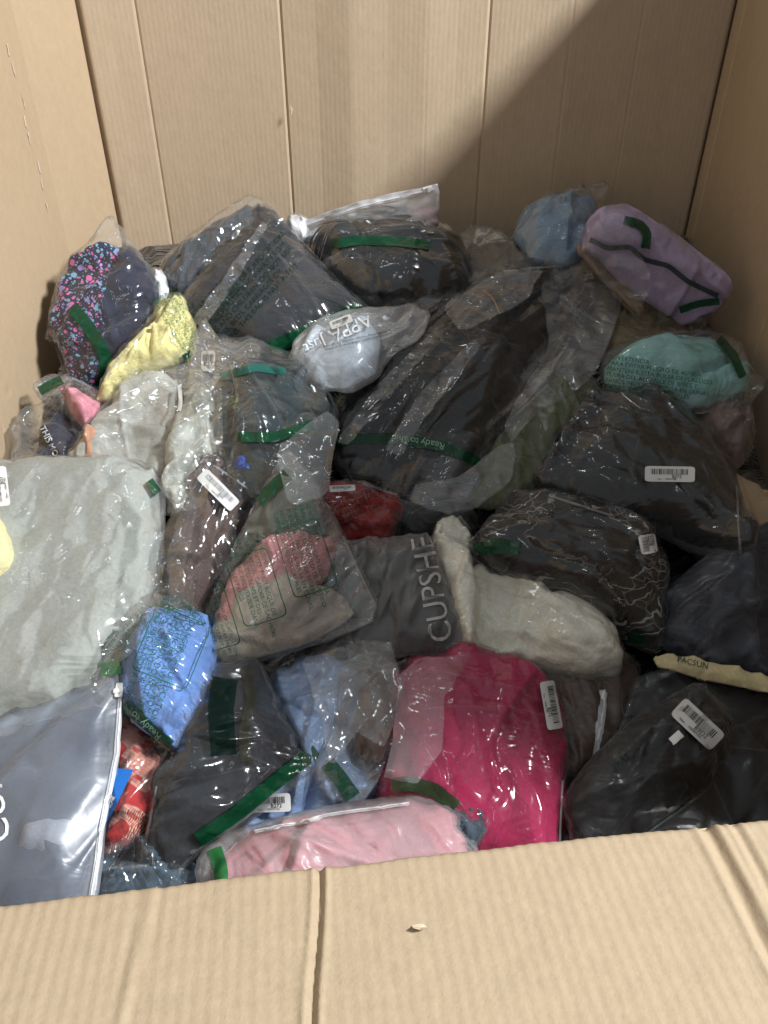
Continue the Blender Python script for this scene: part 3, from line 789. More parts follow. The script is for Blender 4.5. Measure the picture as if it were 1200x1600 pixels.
# cut-down front wall and the flap folded outwards over it
FZ = CZ - 0.49
FA = np.array([-0.545, 0.212]); FB = np.array([0.575, 0.352])
FA = np.array([-0.545, 0.216]); FB = np.array([0.575, 0.356])
panel('front_panel', tuple(FB), tuple(FA), 0.0, FZ - 0.0045, KRAFT, th=0.007, groove=0.0, seed=60)
panel('bottom_tab', (-0.5, 0.3), (0.5, 0.36), 0.0, 0.1, KRAFT, seed=61)
def flap():
    rng = np.random.default_rng(5)
    hinge = (FB - FA); L = np.linalg.norm(hinge); t = hinge / L; out = np.array([t[1], -t[0]])   # towards the camera
    M = Matrix.Identity(4)
    rise = rad(4.5)
    ex = Vector((t[0], t[1], 0)); ey = Vector((out[0] * math.cos(rise), out[1] * math.cos(rise), math.sin(rise))); ez = ex.cross(ey)
    if ez.z < 0: ez = -ez
    for i in range(3): M[i][0], M[i][1], M[i][2] = ex[i], ey[i], ez[i]
    M[0][3], M[1][3], M[2][3] = FA[0], FA[1], FZ
    LEN = 0.30; nx = 900; ny = 46
    us = np.linspace(0, L, nx); ws = np.concatenate([np.linspace(0, 0.02, 14), np.linspace(0.024, LEN, ny - 14)])
    # score lines crossing the flap: (u at hinge, u at outer edge, depth, half width)
    Minv = M.inverted()
    def u_of(px):
        r = rays([px])[0]; n = np.array(ez); c = np.array(M.translation)
        wp = CAM + r * (((c - CAM) @ n) / (r @ n)); l = Minv @ Vector(wp); return l.x, l.y
    S = []
    for a, b, dep, hw in (((500, 1362), (490, 1600), 0.0034, 0.0024), ((1100, 1287), (1200, 1480), 0.0034, 0.0042), ((1145, 1283), (1200, 1390), 0.0018, 0.003), ((235, 1400), (190, 1600), -0.0009, 0.0035)):
        ua, wa = u_of(a); ub, wb_ = u_of(b); k = (ub - ua) / (wb_ - wa); S.append((ua - k * wa, k, dep, hw))
    V = []
    W, Ug = np.meshgrid(ws, us, indexing='ij')
    P = np.stack([Ug.ravel(), W.ravel()], 1)
    gate = np.clip(0.6 + 0.4 * value_noise(P * np.array([1, 0.4]), 14, rng, 2), 0.15, 1.3)
    ph = P[:, 0] * 2 * math.pi / 0.0083 + value_noise(P, 6, rng, 1) * 0.6
    z = 0.00008 * np.sin(ph) * gate + 0.0012 * value_noise(P, 7, rng, 2) + 0.00022 * value_noise(P, 70, rng, 3)
    for u0, k, dep, hw in S:
        dd = np.abs(P[:, 0] - (u0 + k * P[:, 1] + 0.0009 * np.sin(P[:, 1] * 55)))
        z -= dep * np.exp(-(dd / hw) ** 2) - 0.45 * dep * np.exp(-((dd - hw * 1.9) / (hw * 0.8)) ** 2)
    # rolled over, slightly frayed fold at the hinge
    e = P[:, 1]; r = 0.006
    z -= np.where(e < r, r - np.sqrt(np.clip(r * r - (r - e) ** 2, 0, None)), 0) * (1 + 0.1 * np.sin(ph))
    fray = 0.0008 * value_noise(np.column_stack([P[:, 0], P[:, 0] * 0]), 60, rng, 3) + 0.0003 * np.sin(ph)
    X = P[:, 0]; Y = P[:, 1] - np.where(e < 0.02, fray * (1 - e / 0.02), 0) - 0.004 * np.sin(P[:, 0] / L * math.pi * 1.3 + 0.2)
    top = np.column_stack([X, Y, z]); bot = top.copy(); bot[:, 2] -= 0.0065
    n = nx; rows = len(ws); F = []
    idx = lambda k, i, b=0: b + k * n + i
    nb = len(top)
    for k in range(rows - 1):
        for i in range(n - 1):
            F.append((idx(k, i), idx(k, i + 1), idx(k + 1, i + 1), idx(k + 1, i)))
    V = np.concatenate([top, bot])
    for k in range(rows - 1):
        for i in (0, n - 1): F.append((idx(k, i), idx(k + 1, i), idx(k + 1, i, nb), idx(k, i, nb)))
    for i in range(n - 1):
        for k in (0, rows - 1): F.append((idx(k, i), idx(k, i + 1), idx(k, i + 1, nb), idx(k, i, nb)))
    for k in range(0, rows - 1):
        for i in range(0, n - 1, 1):
            F.append((idx(k, i, nb), idx(k + 1, i, nb), idx(k + 1, i + 1, nb), idx(k, i + 1, nb)))
    o = link_mesh('flap', V, F, KRAFT_FLAP, box)
    o.matrix_world = M; o.parent = box; o.matrix_parent_inverse = Matrix.Translation((0, -0.85, 0))
    o['label'] = 'front flap folded outwards with two pressed score lines'
    # torn tuft of board by the middle
    ua, wa = u_of((657, 1452))
    vv = []; ff = []
    R = random.Random(3)
    for a in range(7):
        an = a / 7 * 6.283; rr = 0.0058 * (0.6 + 0.6 * R.random()); vv.append((ua + rr * math.cos(an), wa + rr * 0.8 * math.sin(an), 0.0006 + (0.005 if a in (1, 2, 3) else 0.0008)))
    vv.append((ua, wa, 0.002)); ff = [(i, (i + 1) % 7, 7) for i in range(7)]
    to = link_mesh('torn_tuft', vv, ff, cardboard('kraft_torn', (0.56, 0.46, 0.34), 0, 0.0), o, False)
flap()

def scuffs():
    m = cardboard('kraft_torn', (0.56, 0.46, 0.34), 0, 0.0); R = random.Random(8)
    for (x, y) in ((12, 80), (20, 110), (36, 160), (38, 190), (44, 215), (60, 262), (64, 288), (72, 322), (455, 172)):
        r = rays([(x, y)])[0]
        if x < 118: t = (-0.5325) / r[0]; ax = Vector((0, 1, 0)); nn = Vector((1, 0, 0))
        else: t = 1.478 / r[1]; ax = Vector((1, 0, 0)); nn = Vector((0, -1, 0))
        c = Vector(CAM + r * t) + nn * 0.0012 - Vector((0, 0.85, 0)); vv = []
        n = 7
        for a in range(n):
            an = a / n * 6.283; rr = 0.003 * (0.4 + R.random())
            vv.append(c + ax * rr * math.cos(an) + Vector((0, 0, 1)) * rr * 3.0 * math.sin(an) + nn * (0.0008 * R.random() if a % 2 else 0.0))
        vv.append(c + nn * 0.0007)
        link_mesh('torn_scuff', vv, [(i, (i + 1) % n, n) for i in range(n)], m, box, False)
scuffs()
# ------------------------------------------------------------------ colours and papers
GREEN = plain('green_tape', (0.003, 0.060, 0.024), 0.2, 0.5, 0.76, 0.4)
PAPER = plain('sticker_paper', (0.64, 0.64, 0.63), 0.45, 0.4)
INK = plain('black_ink', (0.012, 0.012, 0.014), 0.6, 0.2)
PRINT = {'print_pale': plain('pale_print', (0.30, 0.50, 0.38), 0.5, 0.3, 0.75), 'green': plain('green_print', (0.012, 0.13, 0.075), 0.5, 0.3, 0.75),
         'dim': plain('dim_green_print', (0.010, 0.07, 0.035), 0.5, 0.3, 0.22), 'white': plain('white_print', (0.72, 0.73, 0.74), 0.5, 0.3),
         'grey': plain('grey_print', (0.46, 0.46, 0.46), 0.5, 0.3), 'ink': plain('dark_print', (0.03, 0.04, 0.045), 0.5, 0.3, 0.8)}
ZIP = plain('zip_track', (0.66, 0.68, 0.70), 0.3, 0.5, 0.6); ZIPLINE = plain('zip_ridge', (0.8, 0.8, 0.82), 0.25, 0.5, 0.85); SLIDER = plain('zip_slider', (0.8, 0.8, 0.8), 0.35, 0.5)

SEAL = plain('seal_line', (0.5, 0.52, 0.53), 0.3, 0.5, 0.3)
EMPTY = film('empty_film', 0.105, crumple=0.2, rough=0.06, gain=1.1)
EMPTY_CRISP = film('empty_crisp_film', 0.095, crumple=0.28, rough=0.04, gain=1.4)
CLEAR = film('clear_film', 0.02, crumple=0.2, rough=0.05)
CLEAR_SOFT = film('clear_film_soft', 0.022, crumple=0.16, rough=0.07)
VEIL = film('veil_film', 0.026, crumple=0.22, rough=0.06)
CLEAR_CRISP = film('crisp_film', 0.022, crumple=0.28, rough=0.04, gain=1.6, scale=1.2)
CLEAR_GREY = film('smoky_film', 0.028, (0.88, 0.88, 0.87), 0.28, 0.2, gain=0.75)
MILKY = film('milky_film', 0.24, (0.95, 0.96, 0.97), 0.25, 0.35, gain=1.2)
FROST = film('frosted_film', 0.24, (0.93, 0.95, 0.98), 0.30, 0.06, (0.62, 0.70, 0.82), 0.9)
FROST_WHITE = film('frosted_white_film', 0.42, (0.95, 0.95, 0.96), 0.32, 0.12, (0.82, 0.82, 0.84), 1.0)
FROST_PALE = film('frosted_pale_film', 0.24, (0.95, 0.95, 0.96), 0.32, 0.12, (0.82, 0.82, 0.84), 0.6)

black = fabric('black_cloth', (0.009, 0.009, 0.010)); black2 = fabric('soft_black_cloth', (0.012, 0.0115, 0.0115)); coal = fabric('charcoal_cloth', (0.016, 0.018, 0.023))
navy = fabric('navy_cloth', (0.018, 0.022, 0.038)); slate = fabric('slate_cloth', (0.06, 0.07, 0.085)); darkteal = fabric('dark_teal_cloth', (0.012, 0.026, 0.03))

# loose mass of more bags, only glimpsed between the others
def packed():
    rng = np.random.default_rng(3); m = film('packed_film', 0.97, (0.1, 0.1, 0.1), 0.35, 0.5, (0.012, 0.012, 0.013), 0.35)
    nx, ny = 150, 160; X, Y = np.meshgrid(np.linspace(-0.525, 0.555, nx), np.linspace(0.31, 1.465, ny), indexing='ij')
    p = np.stack([X.ravel(), Y.ravel()], 1)
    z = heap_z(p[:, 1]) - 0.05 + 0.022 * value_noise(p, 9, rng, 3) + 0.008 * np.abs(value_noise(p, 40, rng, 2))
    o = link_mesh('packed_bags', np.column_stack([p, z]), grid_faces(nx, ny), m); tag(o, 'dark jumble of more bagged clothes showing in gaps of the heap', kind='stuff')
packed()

# ------------------------------------------------------------------ the bags, from the bottom of the heap to its top
GB = 'garment bag'; ZP = 'zip pouch'
WARN = 'WARNING:\nTO AVOID DANGER OF SUFFOCATION,\nKEEP THIS PLASTIC BAG AWAY FROM\nBABIES AND CHILDREN. DO NOT USE\nIN CRIBS, BEDS, CARRIAGES OR\nPLAYPENS. THIS BAG IS NOT A TOY.'
ADV = 'ADVERTENCIA\nPARA EVITAR PELIGRO DE ASFIXIA,\nMANTENER ESTA BOLSA DE PLASTICO\nFUERA DEL ALCANCE DE BEBES Y\nNINOS. NO USE LA BOLSA EN CUNAS,\nCAMAS, COCHES O CORRALES.'
AVE = 'AVERTISSEMENT\nPOUR EVITER TOUT RISQUE DE\nSUFFOCATION, GARDER CE SAC HORS\nDE PORTEE DES BEBES ET DES\nENFANTS. NE PAS UTILISER DANS\nLES LITS OU LES PARCS.'

# --- back row
make_bag('garment_bag', 'slate grey flat bag leaning on the back wall behind the big charcoal bag', GB,
    [(246,440),(258,402),(300,368),(345,333),(385,306),(412,316),(428,350),(390,410),(330,470),(280,480)],
    [('garment', [(250,440),(262,405),(300,375),(350,340),(385,325),(415,345),(380,410),(330,465),(275,470)], slate, 0.035)], CLEAR_CRISP, 0.04, tilt=(0, -0.05), fixed=0.05)
b = make_bag('zip_pouch', 'frosted white zip pouch with pink inside, standing against the back wall', ZP,
    [(448,352),(560,315),(684,286),(688,300),(684,350),(640,420),(520,430),(460,400)],
    [('garment', [(610,345),(640,328),(676,325),(684,345),(675,400),(600,410)], fabric('dusty_pink_cloth', (0.50, 0.22, 0.24)), 0.03), ('garment', [(470,375),(580,335),(610,350),(600,410),(500,415)], fabric('white_cloth', (0.70, 0.69, 0.70)), 0.02)], FROST_WHITE, 0.035, tilt=(0, -0.12), fixed=0.055, slack=0.04, round_=0)
zipper(b, [(455,357),(560,322),(682,292)], 8, (668, 294))
make_bag('garment_bag', 'small clear crumpled bag end sticking out beside the white zip pouch', GB,
    [(680,345),(700,352),(714,372),(705,388),(670,392),(662,368)], [('garment', [(676,362),(700,365),(702,384),(674,386)], fabric('dusty_pink_cloth', (0.5, 0.22, 0.24)), 0.015)], CLEAR_SOFT, 0.02, lift=0.0)
make_bag('rolled_garment', 'small white rolled bundle peeping out left of the frosted white pouch', 'bundle',
    [(444,348),(458,338),(476,340),(486,354),(478,378),(452,376)], [('garment', None, fabric('white_cloth', (0.70, 0.69, 0.70)), 0.04)], CLEAR_SOFT, 0.045, fixed=0.05)
make_bag('garment_bag', 'smoky see-through bag with taupe clothes at the foot of the back wall', GB,
    [(690,395),(715,370),(740,352),(765,356),(800,374),(862,398),(880,470),(740,480),(700,450)],
    [('garment', [(715,400),(745,385),(800,388),(850,410),(850,450),(740,460)], fabric('taupe_cloth', (0.16, 0.14, 0.11)), 0.05)], CLEAR_GREY, 0.06, fixed=0.02)
make_bag('garment_bag', 'crumpled slate blue garment in clear bag by the back wall, left of lavender', GB,
    [(803,372),(812,340),(840,318),(880,302),(950,286),(940,322),(944,360),(918,402),(880,416),(828,408)],
    [('garment', [(806,372),(815,342),(850,325),(890,318),(925,323),(937,345),(927,387),(895,409),(838,404)], fabric('slate_blue_cloth', (0.20, 0.30, 0.42)), 0.085, None, 0.2)], CLEAR_CRISP, 0.09, fixed=0.055, slack=0.14)
b = make_bag('garment_bag', 'boxy lavender garment in taped clear bag leaning on the right wall', GB,
    [(905,395),(920,350),(945,328),(985,322),(1060,372),(1136,430),(1140,455),(1125,478),(1075,530),(1020,520),(930,430)],
    [('side_garment', [(908,392),(915,382),(985,440),(1062,500),(1068,532),(1020,520),(935,435)], fabric('tan_cloth', (0.36, 0.24, 0.14)), 0.06, 'tan folded layer along the lower side'),
     ('garment', [(915,385),(926,350),(945,331),(985,326),(1060,375),(1132,430),(1136,452),(1122,472),(1065,506),(985,450)], fabric('lavender_cloth', (0.42, 0.32, 0.50), mottle=0.04, wr=0.1), 0.095, None, 0.02, 0.4)],
    CLEAR, 0.10, tilt=(0.02, -0.10), fixed=0.075)
film_flap(b, [(905,395),(925,350),(975,330),(990,380),(1020,430),(1000,490),(950,450)], EMPTY, 0.075, 0.085, 0.012, seed=11)
tape(b, [(975,344),(1000,350),(1012,366),(1008,388)], 14); tape(b, [(1062,484),(1090,474),(1124,470)], 11)
tape(b, [(922,374),(950,388),(985,385),(1005,405),(1045,415),(1075,440),(1122,462)], 8, PRINT['ink'], 'printed_band')
make_bag('garment_bag', 'murky yellow-beige clear bag wedged under the lavender one', GB,
    [(930,430),(960,425),(1060,500),(1080,540),(1040,580),(960,570),(930,520)],
    [('garment', None, fabric('straw_cloth', (0.26, 0.20, 0.10)), 0.05)], CLEAR_GREY, 0.055, fixed=-0.01)
make_bag('garment_bag', 'pale mauve rumpled bag against the right wall under the teal one', GB,
    [(1075,630),(1130,622),(1172,650),(1176,705),(1150,735),(1115,725),(1080,690)],
    [('garment', None, fabric('mauve_cloth', (0.22, 0.15, 0.13)), 0.06, None, 0.16)], CLEAR_GREY, 0.065, fixed=-0.005)
make_bag('mailer', 'plain kraft paper mailer lying by the right wall below the mauve bag', 'mailer',
    [(1100,700),(1160,742),(1235,800),(1240,850),(1130,850)], [('paper_sleeve', None, cardboard('kraft_mailer', (0.36, 0.26, 0.17), 1, 0.02), 0.02, None, 0.02)], None, 0.02, fixed=0.0)
b = make_bag('garment_bag', 'teal garment in clear bag with green warning print by the right wall', GB,
    [(940,578),(955,545),(1030,522),(1100,518),(1150,530),(1168,575),(1196,596),(1165,637),(1080,648),(1000,630),(948,608)],
    [('garment', [(952,576),(980,553),(1060,538),(1120,543),(1160,578),(1162,615),(1100,634),(1000,618),(953,600)], fabric('teal_cloth', (0.27, 0.52, 0.50)), 0.085, None, 0.13)], CLEAR_SOFT, 0.09, fixed=0.035)
text(b, ADV, (1030, 592), 9.5, -8, PRINT['green'], 'warning_print', space=0.95)
tape(b, [(1122,530),(1145,555),(1160,590)], 13)
b = make_bag('garment_bag', 'round black padded garment in clear bag with green tape across it', GB,
    [(474,380),(508,354),(570,345),(640,348),(692,362),(724,385),(738,412),(728,455),(690,482),(610,488),(545,472),(510,440),(488,405)],
    [('garment', [(478,382),(512,360),(570,350),(640,352),(690,368),(718,388),(730,412),(720,450),(688,474),(610,480),(548,465),(515,438),(492,402)], black, 0.125)], CLEAR_CRISP, 0.13, fixed=0.03, slack=0.13)
tape(b, [(518,382),(560,376),(620,378),(672,384)], 15)
make_bag('garment_bag', 'dark maroon folded garment tucked under the round black bag', GB,
    [(540,470),(640,482),(740,455),(748,500),(640,515),(555,500)], [('garment', None, fabric('maroon_cloth', (0.05, 0.014, 0.022)), 0.05)], CLEAR, 0.055, fixed=0.01)
b = make_bag('garment_bag', 'big charcoal garment in diamond-lying clear bag with green tape on its lower edge', GB,
    [(264,505),(298,455),(350,388),(402,333),(428,330),(475,385),(522,440),(576,484),(580,500),(500,540),(440,566),(380,550),(315,530)],
    [('garment', [(272,502),(302,455),(355,390),(405,340),(425,338),(470,390),(518,444),(568,488),(570,498),(500,534),(440,556),(380,542),(320,522)], coal, 0.075, None, 0.06)], CLEAR_SOFT, 0.08, fixed=0.045, tilt=(0, -0.02))
film_flap(b, [(385,310),(428,318),(470,385),(455,395),(415,345)], CLEAR_CRISP, 0.012, 0.02, seed=1)
film_flap(b, [(300,500),(345,440),(410,345),(420,350),(362,450),(318,512)], EMPTY_CRISP, 0.05, 0.05, 0.010, 0.014, seed=17)
tape(b, [(418,546),(470,524),(520,500),(566,482)], 22)
text(b, WARN, (385, 455), 12, 48, PRINT['dim'], 'warning_print'); text(b, AVE, (330, 480), 9, 48, PRINT['dim'], 'warning_print')
make_bag('garment_bag', 'tiny white bag end squeezed between splattered bag and charcoal bag', GB,
    [(236,432),(254,424),(264,448),(262,480),(244,476)], [('garment', None, fabric('white_cloth', (0.7, 0.69, 0.7)), 0.03)], CLEAR, 0.035, fixed=0.05)
b = make_bag('garment_bag', 'navy garment splattered with pink and blue paint dots in pointed clear bag', GB,
    [(74,522),(84,470),(110,408),(142,380),(171,338),(206,384),(236,430),(250,470),(236,532),(192,592),(160,622),(108,602),(93,548)],
    [('garment', [(82,522),(92,470),(115,412),(150,394),(206,392),(234,435),(244,470),(230,530),(182,590),(152,614),(115,592),(98,542)], fabric('splattered_cloth', (0.022, 0.024, 0.045), special='splatter'), 0.10)], CLEAR, 0.11, fixed=0.055, tilt=(0.0, -0.05))
tape(b, [(112,480),(135,505),(160,545),(168,570),(158,605)], 20)
b = make_bag('garment_bag', 'small rosy pink garment in bag with green tape by the left wall', GB,
    [(52,606),(78,586),(110,590),(156,612),(160,655),(132,680),(98,648),(70,628)],
    [('garment', [(95,608),(130,615),(154,630),(154,655),(132,672),(105,640)], fabric('rose_cloth', (0.66, 0.26, 0.32)), 0.05, None, 0.15)], CLEAR, 0.055, fixed=0.045)
tape(b, [(62,612),(76,604),(97,594)], 15)
b = make_bag('garment_bag', 'clear bag with navy garment and white slogan lettering beside the left wall', GB,
    [(10,730),(28,690),(17,672),(36,640),(96,630),(118,650),(150,690),(150,745),(60,750)],
    [('garment', [(40,740),(62,690),(70,645),(98,636),(122,690),(130,740)], fabric('navy_cloth', (0.018, 0.022, 0.038)), 0.045)], VEIL, 0.055, fixed=0.03)
text(b, 'THIS MOM...', (82, 698), 13, -64, PRINT['white'], 'slogan')
b = make_bag('garment_bag', 'pale yellow garment in clear bag with green print near the left wall', GB,
    [(154,628),(165,590),(200,545),(238,512),(233,482),(255,474),(302,488),(310,530),(304,560),(262,580),(215,596),(180,630)],
    [('garment', [(158,622),(170,590),(205,548),(242,514),(240,486),(256,480),(298,492),(304,530),(298,555),(258,574),(212,590),(178,622)], fabric('pale_yellow_cloth', (0.72, 0.64, 0.28)), 0.075, None, 0.16)], CLEAR, 0.08, fixed=0.05)
text(b, ADV, (283, 508), 7, -60, PRINT['green'], 'warning_print'); tape(b, [(286,560),(300,552)], 10)
make_bag('garment_bag', 'olive green garment in smoky bag right of the big black bag', GB,
    [(735,790),(755,720),(800,655),(860,598),(925,596),(950,645),(895,700),(855,755),(800,792)],
    [('garment', None, fabric('olive_cloth', (0.085, 0.10, 0.040)), 0.07)], CLEAR_GREY, 0.075, fixed=0.015)
b = make_bag('garment_bag', 'milky printed bag of pale blue clothes with upside-down lettering', GB,
    [(455,562),(464,530),(500,500),(550,486),(600,484),(640,476),(668,492),(655,530),(612,550),(588,592),(546,612),(500,604),(468,588)],
    [('garment', [(468,560),(490,515),(550,495),(592,520),(586,580),(542,602),(495,594)], fabric('ice_blue_cloth', (0.50, 0.58, 0.66)), 0.065, None, 0.2)], MILKY, 0.07, fixed=0.08, slack=0.14)
text(b, 'Just', (492, 537), 24, 205, PRINT['white'], 'brand_lettering'); text(b, 'APPA', (548, 514), 30, 205, PRINT['white'], 'brand_lettering')
text(b, 'Keep this bag away from children. Plastic bags can be\ndangerous. To avoid danger of suffocation keep away.', (560, 532), 5.0, 14, PRINT['ink'], 'fine_print')
sticker(b, (533, 505), 36, 13, 22, '', code=3)
b = make_bag('garment_bag', 'largest bag: black garment under a long sheet of loose clear film, mid heap', GB,
    [(503,704),(518,660),(560,600),(640,528),(700,470),(780,424),(900,412),(970,424),(966,482),(930,582),(880,622),(824,672),(802,742),(742,792),(700,798),(620,780),(540,745)],
    [('garment', [(515,700),(535,650),(590,585),(650,540),(730,478),(800,456),(848,460),(882,480),(870,522),(822,582),(792,652),(772,702),(722,742),(620,745),(540,725)], black, 0.115, None, 0.1)], VEIL, 0.12, lift=0.005, q=55, slack=0.12, maxlift=0.07, streak=((520,700),(790,430)), crease=0.012)
film_flap(b, [(845,440),(905,412),(974,424),(968,490),(930,585),(885,622),(850,635),(800,690),(785,670),(810,620),(860,540)], EMPTY, 0.05, 0.035, 0.016, 0.028, seed=2)
film_flap(b, [(650,755),(720,745),(775,700),(805,690),(802,748),(744,796),(700,802),(640,785)], EMPTY, 0.045, 0.05, 0.014, seed=14)
film_flap(b, [(525,690),(600,590),(690,505),(700,512),(620,605),(545,695)], EMPTY_CRISP, 0.075, 0.08, 0.012, 0.014, seed=15)  # this slim film strip and the next are added as long glare streaks
film_flap(b, [(600,700),(660,610),(740,530),(752,540),(680,630),(625,715)], EMPTY_CRISP, 0.082, 0.085, 0.012, 0.014, seed=16)
film_flap(b, [(690,480),(780,424),(850,420),(820,470),(720,520)], EMPTY, 0.075, 0.07, 0.012, seed=3)
tape(b, [(516,690),(560,686),(620,686),(690,698),(740,718),(772,752)], 17, words='Ready to Ship', wsize=15, flip=True)
tape(b, [(755,456),(768,466),(776,480),(780,492)], 2.2, plain('orange_thread', (0.5, 0.28, 0.12), 0.8), 'loose_thread', 0.003)

# --- middle
b = make_bag('garment_bag', 'pale grey-green folded garments in clear bag with zip tag, left side', GB,
    [(100,735),(120,690),(160,638),(205,588),(255,578),(300,572),(332,600),(348,690),(305,790),(250,800),(160,745)],
    [('garment', [(108,730),(162,645),(210,595),(250,586),(275,602),(268,660),(252,740),(180,755)], fabric('pale_sage_cloth', (0.46, 0.46, 0.42)), 0.06, None, 0.03),
     ('garment', [(250,795),(262,700),(290,620),(318,610),(340,640),(346,695),(326,750),(290,800)], fabric('sage_white_cloth', (0.54, 0.54, 0.48)), 0.085, 'pale rolled garment', 0.06),
     ('garment', [(130,722),(140,690),(160,668),(165,690),(155,725)], fabric('apricot_cloth', (0.62, 0.30, 0.18)), 0.07, 'apricot strip of cloth')], CLEAR_CRISP, 0.09, fixed=0.055, slack=0.13)
film_flap(b, [(225,590),(300,565),(345,600),(350,700),(320,790),(270,800),(285,690),(240,640)], CLEAR_CRISP, 0.07, 0.06, 0.014, seed=4)
tape(b, [(281,605),(285,628),(281,645)], 6, SLIDER, 'hang_loop', 0.004)
b = make_bag('garment_bag', 'crinkled bag of dark green-black clothes with bright highlights and green tape', GB,
    [(298,606),(306,535),(322,503),(342,530),(400,533),(456,558),(502,598),(528,650),(510,720),(505,775),(420,800),(358,775),(332,700)],
    [('garment', [(338,610),(400,570),(470,585),(517,640),(508,700),(490,765),(400,785),(355,755),(338,670)], darkteal, 0.095, None, 0.12)], CLEAR_CRISP, 0.105, fixed=0.065, slack=0.16)
film_flap(b, [(298,600),(306,535),(322,503),(345,532),(410,535),(400,590),(345,640),(350,720),(325,690)], CLEAR_CRISP, 0.03, 0.05, 0.014, seed=5)
film_flap(b, [(430,700),(510,640),(530,660),(512,775),(450,790)], EMPTY, 0.06, 0.05, 0.012, seed=6)
tape(b, [(372,684),(430,684),(490,664)], 16); tape(b, [(345,590),(400,575),(445,582)], 12, plain('teal_band', (0.02, 0.16, 0.13), 0.2, 0.5, 0.5))
sticker(b, (326, 566), 22, 32, 0, '', code=9)
make_bag('garment_bag', 'scrap of royal blue cloth peeping out beside the brown bag', GB,
    [(362,778),(396,756),(412,790),(372,805)], [('garment', None, fabric('royal_blue_cloth', (0.03, 0.08, 0.42)), 0.05, None, 0.2)], None, 0.05, fixed=0.015)
b = make_bag('garment_bag', 'dark red garment in clear bag with faint print, mid heap', GB,
    [(475,800),(495,765),(555,752),(624,775),(628,800),(606,850),(540,862),(485,840)],
    [('garment', None, fabric('dark_red_cloth', (0.30, 0.022, 0.022)), 0.075, None, 0.13)], CLEAR, 0.08, fixed=0.02)
text(b, AVE, (540, 795), 9, 20, PRINT['dim'], 'warning_print'); sticker(b, (535, 764), 40, 10, 3, '', code=21)
make_bag('garment_bag', 'black bundle in the dark hollow right of the red bag', GB,
    [(592,805),(650,795),(745,790),(740,845),(650,860),(600,855)], [('garment', None, black, 0.05)], CLEAR_GREY, 0.055, fixed=-0.01)
b = make_bag('garment_bag', 'brown garment in shiny crinkled bag with curled barcode sticker, left of centre', GB,
    [(246,905),(254,850),(280,790),(310,733),(330,724),(398,770),(404,800),(374,872),(334,932),(305,985),(262,980)],
    [('garment', [(316,731),(332,728),(394,772),(378,840),(334,900),(318,975),(266,965),(258,890),(288,800)], fabric('brown_cloth', (0.115, 0.078, 0.068)), 0.06, None, 0.07)], CLEAR_CRISP, 0.07, fixed=0.055, slack=0.15)
film_flap(b, [(240,930),(248,850),(275,780),(300,745),(310,800),(290,880),(285,960),(262,985)], CLEAR_CRISP, 0.04, 0.04, 0.014, seed=7)
sticker(b, (341, 767), 74, 23, -45, 'B00', code=4)
b = make_bag('garment_bag', 'large pale grey heathered garment in clear bag, biggest thing on the left', GB,
    [(-60,742),(60,727),(210,726),(240,742),(256,780),(250,860),(240,935),(222,1000),(185,1060),(120,1100),(60,1130),(-60,1160)],
    [('under_garment', [(-60,790),(10,800),(25,850),(40,900),(0,930),(-60,940)], fabric('butter_cloth', (0.70, 0.64, 0.34)), 0.125, 'butter yellow fold at its left'),
     ('garment', [(-60,738),(200,731),(236,752),(244,830),(230,925),(206,985),(165,1050),(105,1090),(40,1115),(-60,1135)], fabric('grey_heather_cloth', (0.31, 0.32, 0.295), special='heather', mottle=0.05, wr=0.15), 0.055, None, 0.018)], CLEAR, 0.065, lift=0.0, fixed=0.08, slack=0.06)
film_flap(b, [(215,745),(255,770),(258,870),(245,960),(215,1010),(150,1085),(130,1070),(195,980),(225,860)], CLEAR_CRISP, 0.055, 0.055, 0.012, seed=8)
sticker(b, (1, 762), 62, 26, 97, 'B07', code=5)
tape(b, [(232,752),(246,772)], 14)
make_bag('garment_bag', 'cream knit garment in clear bag under the floral lace bag', GB,
    [(676,855),(686,820),(720,810),(742,838),(745,880),(780,890),(870,925),(944,965),(970,1010),(964,1056),(900,1062),(800,1036),(735,1046),(706,1005),(692,930)],
    [('garment', [(680,852),(690,824),(718,816),(738,840),(740,885),(752,930),(750,1000),(735,1038),(712,1002),(698,930)], fabric('cream_cloth', (0.84, 0.79, 0.67)), 0.07, None, 0.16),
     ('garment', [(735,890),(780,895),(865,930),(938,968),(962,1010),(956,1050),(900,1056),(800,1030),(750,1030),(738,960)], fabric('cream_cloth', (0.84, 0.79, 0.67)), 0.085, 'rolled cream bundle', 0.2)], CLEAR_SOFT, 0.09, fixed=0.03)
make_bag('garment_bag', 'navy black garment bag at the right edge below the kraft mailer', GB,
    [(1020,1000),(1040,925),(1100,875),(1150,838),(1235,815),(1255,1060),(1200,1075),(1100,1050)],
    [('garment', None, navy, 0.09)], CLEAR_GREY, 0.095, fixed=0.02)
b = make_bag('flat_parcel', 'thin cream parcel edge with lettering under the navy bag at right', 'parcel',
    [(1020,1024),(1062,1020),(1255,1072),(1255,1096),(1180,1080),(1026,1044)],
    [('paper_sleeve', None, fabric('cream_paper', (0.52, 0.45, 0.26), wr=0.05), 0.014, None, 0.01)], None, 0.03, fixed=0.055, round_=0)
text(b, 'PACSUN', (1082, 1036), 13, -14, PRINT['ink'], 'brand_lettering')
b = make_bag('garment_bag', 'black bag with straight barcode sticker, on top at right', GB,
    [(826,766),(858,722),(903,640),(940,620),(1012,616),(1064,642),(1114,698),(1150,750),(1160,890),(1128,896),(1090,866),(1030,836),(960,826),(880,797)],
    [('garment', None, black2, 0.12, None, 0.07)], CLEAR_SOFT, 0.13, lift=0.015, q=60, slack=0.08, maxlift=0.08)
